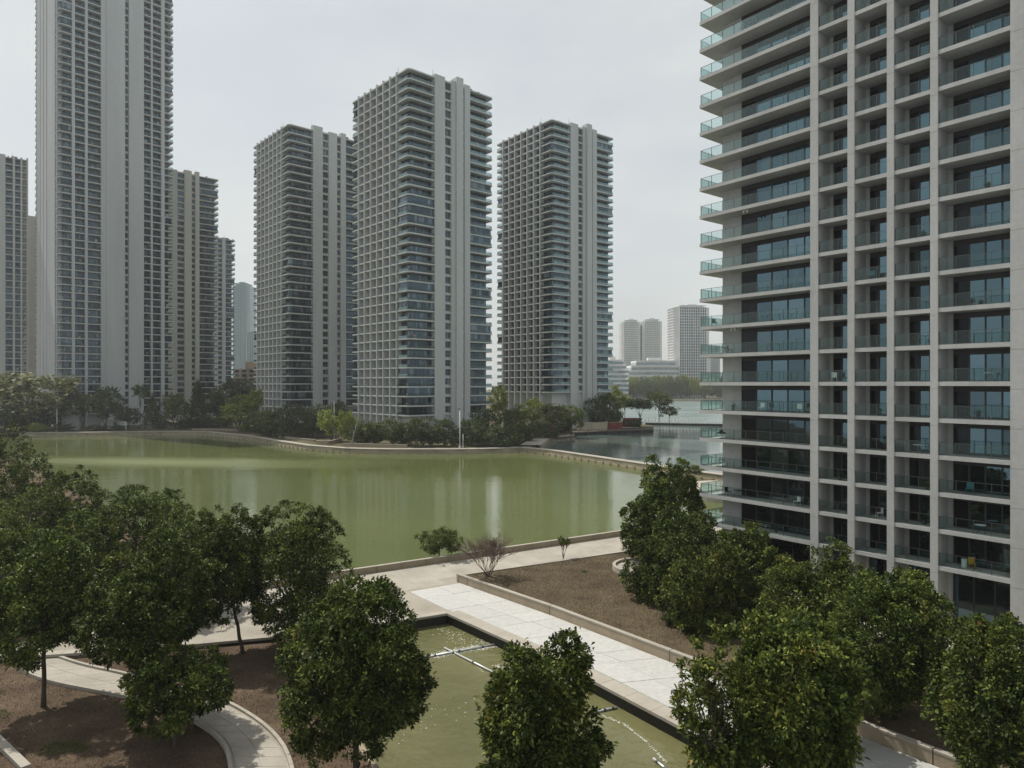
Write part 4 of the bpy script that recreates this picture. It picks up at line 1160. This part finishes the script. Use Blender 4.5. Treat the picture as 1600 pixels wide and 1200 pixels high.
# shrubs by the parapet and on the lawn
sp = Vector((at(686, 84.6).x, 84.6, -.75))
near_tree('round green shrub just outside the parapet over the lake', 686, 85.5, 822, 872, 72, 520, 9, .26, 'far_mid', -.75, frac=.42, nl=10, group=None, name='shrub', trunk_r=.1)
def bare_shrub(label, p, h, w, nst, leafy=0):
    r = empty('bare_shrub' if not leafy else 'sapling', p, label, 'shrub')
    b = MB(); ends = []
    for i in range(nst):
        a = i * 2.4 + rng.uniform(-.3, .3); rr = w * rng.uniform(.25, .6)
        e = Vector((math.cos(a) * rr, math.sin(a) * rr, h * rng.uniform(.5, .72)))
        b.tube(wiggle((0, 0, -.1), e, 5, w * .03), [.055, .05, .04, .034, .028, .02], 5)
        for k in range(10):
            e2 = e + Vector((rng.normal(0, w * .22), rng.normal(0, w * .22), h * rng.uniform(.05, .33)))
            s = Vector((0, 0, 0)).lerp(e, rng.uniform(.6, .95))
            b.tube(wiggle(s, e2, 3, w * .02), [.02, .016, .013, .008], 4)
            for q in range(9):
                e3 = e2 + Vector((rng.normal(0, w * .1), rng.normal(0, w * .1), rng.uniform(0, h * .1)))
                b.tube([s.lerp(e2, rng.uniform(.5, 1)), e3], [.017, .010], 3); ends.append(e3)
    obj('stem', b.mesh('stem', M['twig']), r)
    if leafy:
        E = np.array([tuple(e) for e in ends]); E = np.repeat(E, leafy, 0)
        D = rng.normal(size=E.shape); D[:, 2] += .3
        Lh = rng.uniform(.1, .2, len(E)); obj('foliage', leaves_mesh('foliage', E, D, Lh, Lh * .5, M['leaf_b'], .1), r)
    else:
        E = np.array([tuple(e) for e in ends]); D = rng.normal(size=E.shape)
        Lh = rng.uniform(.05, .12, len(E)); obj('dry_leaf', leaves_mesh('dry_leaf', E, D, Lh, Lh * .5, M['bark'], .3), r, kind='stuff')
bare_shrub('leafless brown shrub with many fine twigs in the lawn corner', P(763, 901, .62), 4.2, 3.7, 11)
bare_shrub('thin leafy sapling at the back edge of the lawn', P(880, 872, .62), 2.3, .9, 3, 4)
def tuft(label, p):
    r = empty('grass_tuft', p, label, 'plant')
    b = MB()
    for _ in range(90):
        a = rng.uniform(0, 6.28); e = rng.uniform(.5, 1.4); L = rng.uniform(.2, .5); q = Vector((rng.normal(0, .2), rng.normal(0, .2), 0))
        d = Vector((math.cos(a) * math.cos(e), math.sin(a) * math.cos(e), math.sin(e))); s = Vector((-math.sin(a), math.cos(a), 0)) * .025
        b.face([q - s, q + s, q + d * L])
    obj('blade', b.mesh('blade', M['far_mid']), r, kind='stuff')
tuft('lone green tuft in the middle of the dry lawn', P(913, 894, .62))
# dry grass over the lawn and soil beds
def grass(name, poly, z, n, size, mat, parent=None):
    poly = [Vector(p) for p in poly]
    xs = [p.x for p in poly]; ys = [p.y for p in poly]
    pts = []
    X = rng.uniform(min(xs), max(xs), n * 3); Y = rng.uniform(min(ys), max(ys), n * 3)
    ins = np.zeros(n * 3, bool)
    k = len(poly)
    for i in range(k):
        a, c = poly[i], poly[(i + 1) % k]
        cond = ((a.y > Y) != (c.y > Y)) & (X < (c.x - a.x) * (Y - a.y) / (c.y - a.y + 1e-12) + a.x)
        ins ^= cond
    X, Y = X[ins][:n], Y[ins][:n]; m = len(X)
    pos = np.stack([X, Y, np.full(m, z)], 1)
    d = rng.normal(size=(m, 3)); d[:, 2] = np.abs(d[:, 2]) + .6
    L = size * rng.uniform(.5, 1.5, m)
    return obj(name, leaves_mesh(name, pos, d, L, L * .22, mat, .2), kind='stuff')
M['straw'] = leaf_mat('dry_straw', [(0, (.06, .043, .027)), (.4, (.105, .08, .05)), (.75, (.16, .128, .08)), (1, (.09, .09, .04))], .2, .8)
M['litter'] = leaf_mat('leaf_litter', [(0, (.03, .022, .015)), (.5, (.10, .072, .048)), (.8, (.24, .175, .115)), (1, (.07, .085, .03))], .1, .8)
grass('lawn_grass', [LB[0] + Vector((.6, -.2)), LB[1] + Vector((0, -.6)), Vector((22, 88)), Vector((26, 62)), Vector((32, 45)), Vector((30, 34)), *[p + Vector((.45, .4)) for p in WALL[1:4][::-1]]], .62, 85000, .13, M['straw'])
grass('ground_litter', [Vector((-52, 52)), Vector((-21, 57.5)), Vector((-19.8, 57.5)), Vector((-8, 38)), Vector((-16, 34)), Vector((-40, 34))], -.35, 60000, .12, M['litter'])
for cx, cy in ((-38, 49), (-35, 45.5), (-33.5, 40), (-27, 41.5), (-22, 47), (-17, 52), (-14, 47)):
    grass('green_weeds', [Vector((cx + 1.6 * math.cos(t) * rng.uniform(.5, 1.2), cy + 1.1 * math.sin(t) * rng.uniform(.5, 1.2))) for t in np.linspace(0, 5.6, 8)], -.35, 700, .16, M['far_mid'])

# ------------------------------------------------------------------ far bank planting: kinds share their meshes
def unit_crown(kind, n, mat, leaf, name):
    if kind == 'conifer':
        t = rng.random(n) ** .7; r = (1 - t) * rng.uniform(.55, 1.05, n) * (1 + .2 * np.sin(t * 26)); a = rng.uniform(0, 6.283, n)
        p = np.stack([np.cos(a) * r, np.sin(a) * r, t * 2 - 1], 1); d = np.stack([np.cos(a), np.sin(a), np.full(n, -.1)], 1)
    elif kind == 'umbrella':
        p, d, _ = crown_points(1, 1, .42, n, 9, .42, nsub=45, sub=.2); p[:, 2] += .45
    elif kind == 'airy':
        p, d, _ = crown_points(1, 1, 1, n, 18, .26, .2, nsub=48, sub=.17)
    else:
        p, d, _ = crown_points(1, 1, 1, n, 13, .40, nsub=75, sub=.19)
    pos, ax, L = rosettes(p, d, 3, leaf, .9, leaf * .5)
    return leaves_mesh(name, pos, ax, L, L * .7, M[mat], .05)
kinds = {}
for k, (shape, n, mats) in {'round': ('round', 950, ('far_dark', 'far_mid', 'far_bright', 'far_pale')), 'airy': ('airy', 620, ('far_dark', 'far_mid', 'far_bright', 'far_pale')), 'conifer': ('conifer', 800, ('far_dark',)), 'umbrella': ('umbrella', 600, ('far_dark', 'far_pale'))}.items():
    for m in mats: kinds[(k, m)] = [unit_crown(shape, n, m, .15, 'crown') for _ in range(2)]
def unit_trunk(multi, mat):
    b = MB()
    for i in range(multi):
        a = i * 2.2; e = (math.cos(a) * .5 * (multi > 1), math.sin(a) * .5 * (multi > 1), 1.0)
        b.tube(wiggle((0, 0, -.02), e, 4, .03), [.06, .05, .045, .04, .025], 6)
    for i in range(5):
        a = i * 1.3; b.tube(wiggle((0, 0, .6), (math.cos(a) * .6, math.sin(a) * .6, 1.25 + .15 * (i % 2)), 3, .04), [.04, .03, .02, .01], 4)
    return b.mesh('trunk', M[mat], True)
trunks = {1: unit_trunk(1, 'bark'), 3: unit_trunk(3, 'bark')}
cnt = [0]
def far_tree(label, u, vb, vt, vlow, wpx, shape='round', mat='far_mid', zg=.25, name='tree', multi=1, group='trees on the far bank', Y=None, cat='tree', trunk=True):
    Y = Y or (H - zg) * FPX / (vb - 600)
    X = (u - 800) / FPX * Y
    zt = H - (vt - 600) * Y / FPX; zl = H - (vlow - 600) * Y / FPX
    zl = max(zl, zg - .1)
    root = empty(name, (X, Y, zg), label, cat, rng.uniform(0, 6.28), group)
    cnt[0] += 1
    rx = wpx * Y / FPX / 2; rz = (zt - zl) / 2
    c = obj('crown', kinds[(shape, mat)][cnt[0] % 2], root, (0, 0, (zt + zl) / 2 - zg)); c.scale = (rx, rx, rz)
    t = obj('trunk', trunks[multi], root, (0, 0, 0)); hh = max((zl - zg) + rz * .7, .5); s = max(rx * .6, .8)
    t.scale = (s, s, hh)
    return root
D_, Mi, Br, Pa = 'far_dark', 'far_mid', 'far_bright', 'far_pale'
FT = far_tree
FT('large spreading pale green tree on the far shore at the left edge', 38, 673, 583, 650, 124, 'round', Pa, multi=3)
FT('dark undergrowth tree beneath the large pale one at the left', 64, 672, 628, 672, 70, 'round', D_)
FT('dark bush at the left edge below the large pale tree', 6, 674, 636, 674, 66, 'round', D_, name='bush', cat='bush')
FT('small bright bush left of the white mast at the shore', 58, 676.5, 662, 676, 20, 'round', Br, name='bush', cat='bush')
FT('multi stemmed tree in front of the tall grey tower base', 130, 672, 611, 652, 46, 'airy', Mi, multi=3)
FT('darker multi stemmed tree right beside the other one at the grey tower base', 165, 672, 607, 656, 44, 'round', D_, multi=3)
FT('low dark bush right of the multi stemmed trees', 203, 670, 637, 664, 34, 'round', D_, name='bush', cat='bush')
FT('slim tree on a thin straight trunk against the grey tower wall', 219, 670, 599, 624, 27, 'airy', Mi)
FT('dark conical tree right of the slim trunked one', 238, 670, 622, 668, 32, 'conifer', D_, name='conifer')
FT('loose tree below the warm pale tower', 273, 670, 611, 660, 46, 'airy', Mi, multi=3)
FT('tall dark conical tree below the warm pale tower', 309, 668, 599, 660, 38, 'conifer', D_, name='conifer')
FT('dark tree between conical tree and the yellow green ones', 338, 664, 612, 656, 46, 'round', D_)
FT('tall dark tree in the gap before the low tan block', 364, 656, 590, 640, 50, 'round', D_)
FT('dark tree against the low dark building in the gap', 396, 650, 604, 640, 28, 'airy', Mi)
FT('yellow green tree behind the thin pole', 372, 673, 617, 662, 58, 'airy', Br, multi=3)
FT('smaller yellow green tree touching the second tower foot', 399, 672, 611, 650, 22, 'round', Br)
FT('round dark bush right of the thin pole', 398, 676, 641, 676, 34, 'round', D_, name='bush', cat='bush')
FT('bright low bush at the path end', 384, 675, 664, 675, 20, 'round', Br, name='bush', cat='bush')
FT('large dark green bush before the second tower fins', 424, 682, 637, 680, 42, 'round', Mi, name='bush', cat='bush')
FT('dark tree in front of the second tower balconies', 458, 684, 634, 682, 46, 'round', D_)
FT('dark tree under the window column of the second tower', 488, 684, 632, 680, 40, 'round', D_)
FT('tree at the wall between second and middle tower', 526, 676, 630, 668, 40, 'round', D_)
FT('bright yellow green tree between second and middle tower', 518, 690, 640, 684, 44, 'airy', Br, multi=3)
FT('bright green bush left of the leaning bare stem', 546, 692, 645, 690, 30, 'round', Br, name='bush', cat='bush')
FT('green bush under the left corner of the middle tower', 574, 694, 657, 694, 44, 'round', Mi, name='bush', cat='bush')
FT('wide bush under the fins of the middle tower', 612, 695, 655, 694, 48, 'round', Mi, name='bush', cat='bush')
FT('dark reddish green bush at the corner of the middle tower', 658, 697, 652, 697, 44, 'round', D_, name='bush', cat='bush')
FT('bush left of the tall white mast', 694, 697, 647, 694, 40, 'airy', D_, name='bush', cat='bush', multi=3)
FT('bush right of the tall white mast', 737, 697, 648, 694, 42, 'airy', D_, name='bush', cat='bush', multi=3)
FT('low dark bush by the dam end', 782, 698, 666, 697, 56, 'round', D_, name='bush', cat='bush')
FT('dark tree at the right foot of the middle tower', 762, 690, 638, 684, 40, 'round', D_)
FT('bright tree climbing the right edge of the middle tower', 778, 672, 600, 656, 34, 'airy', Br)
FT('olive tree between middle and right tower', 804, 692, 633, 686, 42, 'round', Mi, multi=3)
FT('yellow green tree under the tan podium wall', 832, 676, 621, 668, 44, 'airy', Br)
FT('olive tree with open trunk before the podium of the right tower', 866, 682, 630, 664, 52, 'round', Pa, multi=3)
FT('olive tree beside the beige wall', 893, 680, 634, 668, 36, 'round', Mi)
FT('dark tree at the window column of the right tower', 912, 668, 626, 660, 34, 'conifer', D_, name='conifer')
FT('dark broad tree at the right foot of the right tower', 942, 670, 617, 664, 48, 'round', D_, multi=3)
FT('bright green tree right of the right tower before the far lake', 966, 660, 603, 642, 44, 'airy', Br)
FT('green tree on thin trunk at the far lake edge', 976, 656, 618, 640, 30, 'airy', Mi)
FT('dark flat topped tree over the red boards', 1000, 668, 622, 656, 40, 'umbrella', D_)
FT('low dark bush at the wharf end', 990, 670, 655, 668, 26, 'round', D_, name='bush', cat='bush')
FT('taller airy tree on the causeway', 1030, 659, 609, 642, 42, 'airy', Mi, zg=.1)
FT('small bare looking tree on the causeway', 1046, 660, 632, 652, 30, 'airy', D_, zg=.1)
FT('round bush on the dam beside the near balconies', 1086, 742, 726, 742, 24, 'round', Mi, zg=.6, name='bush', cat='bush')
FT('low bush by the wharf steps', 856, 686, 672, 685, 34, 'round', D_, name='bush', cat='bush')
# more low planting filling the bank
lab_fill = ['low dark shrub just right of the white mast at the left shore', 'low shrub at the roots of the two multi stemmed trees', 'low shrub left of the white rounded screen wall', 'low shrub behind the dark conical tree at left', 'low shrub under the loose tree below the warm pale tower', 'low shrub at the foot of the tall dark conical tree', 'low shrub right of the tall dark conical tree', 'dark shrub between the big dark bush and the thin pole', 'shrub under the left fins of the second tower', 'shrub right of the dark tree in front of the second tower balconies', 'shrub under the wall of the second tower', 'shrub left of the leaning pale bare tree', 'shrub just right of the leaning pale bare tree', 'shrub in the middle of the bushes under the middle tower fins', 'shrub left of the dark reddish bush at the tower corner', 'shrub directly left of the tall white mast', 'shrub directly right of the short white post', 'shrub beneath the olive tree right of the middle tower', 'shrub under the yellow green tree by the tan podium', 'shrub at the left end of the dark red board wall', 'shrub at the right end of the dark red board wall', 'shrub behind the right part of the beige garden wall', 'shrub below the dark broad tree at the wharf']
for k_, (u, vb, h, w) in enumerate([(100, 674, 12, 26), (150, 674, 10, 26), (185, 672, 8, 24), (255, 670, 12, 28), (290, 669, 14, 30), (322, 668, 16, 30), (350, 668, 18, 34), (412, 681, 14, 24), (440, 680, 26, 30), (470, 684, 22, 30), (500, 684, 30, 34), (560, 693, 26, 30), (590, 694, 28, 32), (632, 696, 32, 34), (676, 697, 30, 34), (714, 696, 26, 30), (752, 697, 30, 34), (796, 696, 24, 34), (826, 690, 24, 30), (842, 684, 26, 30), (878, 679, 22, 26), (926, 668, 22, 28), (955, 664, 24, 30)]):
    FT(lab_fill[k_], u, vb, vb - h, vb, w, 'round', D_ if rng.random() < .65 else Mi, name='shrub', cat='shrub', group='low shrubs along the far quay')
# wood on the far shore
for i in range(46):
    u = 940 + i * 4.6 + rng.uniform(-2, 2); Y = rng.uniform(915, 985)
    ht = rng.uniform(23, 36)
    vt = 600 - (ht - H) / FPX * Y
    FT('tree in the wood on the far lake shore', u, 622, vt, 620, rng.uniform(15, 24), 'round', rng.choice([Mi, Br, Br, Pa, Mi]), zg=.8, group='trees in the wood on the far lake shore', Y=Y)

# ------------------------------------------------------------------ small things on the far bank
def mast(label, u, vb, vt, r, arm=False):
    p = P(u, vb, .3); h = (vb - vt) / FPX * p.y
    o = empty('lamp_mast', p, label, 'lamp post')
    b = MB(); b.tube([(0, 0, 0), (0, 0, h)], [r, r * .7], 8); obj('pole', b.mesh('pole', M['white_metal'], True), o)
    b = MB(); b.tube([(0, 0, 0), (0, 0, .5)], [r * 2.0, r * 1.9], 8); obj('base', b.mesh('base', M['white_metal']), o)
    b = MB(); b.box(-r * 3.4 if arm else -r * 1.4, r * 1.4, -r, r, h + .003, h + .35); obj('lamp_head', b.mesh('lamp_head', M['metal']), o)
mast('tall white mast at the shore below the middle tower', 718.5, 699.5, 640, .19, True)
mast('short white post beside the tall mast below the middle tower', 723.5, 699, 678, .14)
mast('white mast on the far shore at the left, before the large pale tree', 89, 673.5, 625, .26)
mast('thin tan pole in front of the yellow green tree', 378, 667, 624, .12)
mast('white mast at the left of the middle tower among bushes', 522, 690, 626, .10)
b = MB(); p = P(549, 697, .3); r = empty('bare_tree', p, 'leaning pale bare tree at the quay left of the middle tower', 'tree')
b.tube(wiggle((0, 0, 0), (2.2, 0, 9.5), 5, .12), [.3, .22, .18, .14, .1, .05], 6)
for k in range(9):
    t = .35 + k * .07; a = k * 2.1
    b.tube(wiggle((2.2 * t, 0, 9.5 * t), (2.2 * t + math.cos(a) * 1.4, math.sin(a) * 1.4, 9.5 * t + 1.8), 3, .08), [.07, .05, .035, .02], 4)
obj('trunk', b.mesh('trunk', M['palebark']), r)
# low terrace walls in the bank garden
def low_wall(label, px, z0, z1, mat, thick=.5, cat='wall', name='terrace_wall'):
    path = [P(u, v, .25).xy for u, v in px]
    o = path[0]
    r = empty(name, (o.x, o.y, 0), label, cat)
    pts = [Vector(p) - o for p in (cr([tuple(p) for p in path], 4) if len(path) > 2 else path)]
    b = MB(); b.strip(pts, 0, thick, z0, z1); obj('wall_face', b.mesh('wall_face', mat), r)
    b = MB(); b.strip(pts, -.1, thick + .1, z1 + .002, z1 + .14); obj('coping', b.mesh('coping', M['coping']), r)
low_wall('long low orange tan terrace wall before the middle tower bushes', [(536, 697), (580, 698), (636, 699.5)], 0, 1.1, M['tanwall'])
low_wall('curved orange tan terrace wall left of the middle tower', [(494, 694.5), (512, 695), (528, 692), (534, 688)], 0, 1.5, M['tanwall'])
low_wall('tan terrace wall under the second tower trees', [(436, 684), (470, 688), (492, 690)], 0, .9, M['tanwall'])
low_wall('pinkish low wall before the second tower', [(300, 672), (345, 672.5), (372, 674)], 0, .8, M['tanwall'])
low_wall('dark low wall with pale top below the warm pale tower', [(278, 667), (312, 667), (344, 667)], 0, 3.2, M['bark'])
low_wall('white rounded screen wall at the foot of the tall grey tower', [(168, 670), (182, 670.5), (196, 672)], 0, 4.2, M['white'])
low_wall('white wall panel at the corner foot of the tall grey tower', [(97, 671.5), (124, 671.5)], 0, 9.5, M['concrete_grey'])
low_wall('blank tan podium screen below the fins of the right tower', [(794, 668), (862, 672), (888, 670)], 0, 6.0, M['beige'], .8)
low_wall('beige garden wall behind the wharf', [(902, 675), (926, 674.5), (949, 673)], 0, 4.2, M['beige'])
low_wall('dark red board wall under the olive tree before the right tower', [(834, 680), (866, 678), (892, 677)], 0, 4.6, M['redwall'], .3, 'fence', 'board_wall')
low_wall('dark red board wall left of the red cabin at the wharf', [(950, 672), (972, 671)], 0, 3.6, M['redwall'], .3, 'fence', 'board_wall')
# red cabin
p = P(986, 668.5, .3); r = empty('red_cabin', p, 'dark red flared hull like cabin on the wharf', 'cabin')
b = MB(); w = 15 / FPX * p.y; h = 15 / FPX * p.y
n0 = len(b.v)
b.v += [(-w * .85, 0, .4), (w * .75, 0, .4), (w * .75, 3, .4), (-w * .85, 3, .4), (-w * .7, -1, h), (w * 1.15, -1, h), (w * 1.15, 4, h), (-w * .7, 4, h)]
for q in ((0, 3, 2, 1), (4, 5, 6, 7), (0, 1, 5, 4), (1, 2, 6, 5), (2, 3, 7, 6), (3, 0, 4, 7)): b.f.append(q); b.m.append(0)
obj('hull', b.mesh('hull', M['redwall']), r)
b = MB(); b.box(-w * .9, w * .8, -.4, 3.2, 0, .39); obj('sill', b.mesh('sill', M['white_metal']), r)
# wharf
a, c = W(856, 683).xy, W(1020, 676).xy
r = empty('wharf', (a.x, a.y, 0), 'dark timber wharf along the second lake before the right tower', 'wharf')
d = (c - a); n_ = 30
for i in range(n_):
    s0, s1 = d * (i / n_), d * ((i + 1) / n_ - .002)
    b = MB(); b.strip([s0, s1], -.2, 5.0, .35, .62); obj('deck_board', b.mesh('deck_board', M['deck']), r)
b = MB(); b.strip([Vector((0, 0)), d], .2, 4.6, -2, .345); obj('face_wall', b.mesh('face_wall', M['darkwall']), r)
for i in range(12):
    s = d * (i / 11.0) ; b = MB(); b.tube([(s.x, s.y, -2), (s.x, s.y, 1.5)], [.16, .14], 6); obj('post', b.mesh('post', M['deck']), r)
b = MB()
b.tube([(0, 0, 1.45), (d.x, d.y, 1.45)], [.06, .06], 5); obj('rail', b.mesh('rail', M['deck']), r)
# causeway with white posts
a, c = W(1008, 664).xy, W(1250, 668).xy
r = empty('causeway', (a.x, a.y, 0), 'low causeway with a row of white posts across the water at the right', 'causeway')
d = c - a
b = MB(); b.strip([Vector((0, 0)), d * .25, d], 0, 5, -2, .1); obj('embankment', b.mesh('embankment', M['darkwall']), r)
for i in range(46):
    s = d * (i / 45.0); dd = d.normalized(); q = Vector((-dd.y, dd.x)) * 2.2
    hh = rng.uniform(1.6, 3.6) if i < 16 else rng.uniform(1.2, 1.9)
    b = MB(); b.tube([(s.x + q.x, s.y + q.y, .1), (s.x + q.x, s.y + q.y, hh)], [.32, .28], 6); obj('post', b.mesh('post', M['white_metal']), r)
b = MB(); b.tube([(0, 3, 1.2), (d.x, d.y + 2.5, 1.2)], [.12, .12], 5); obj('rail', b.mesh('rail', M['white_metal']), r)
print('objects', len(bpy.data.objects), 'far Y', YC)
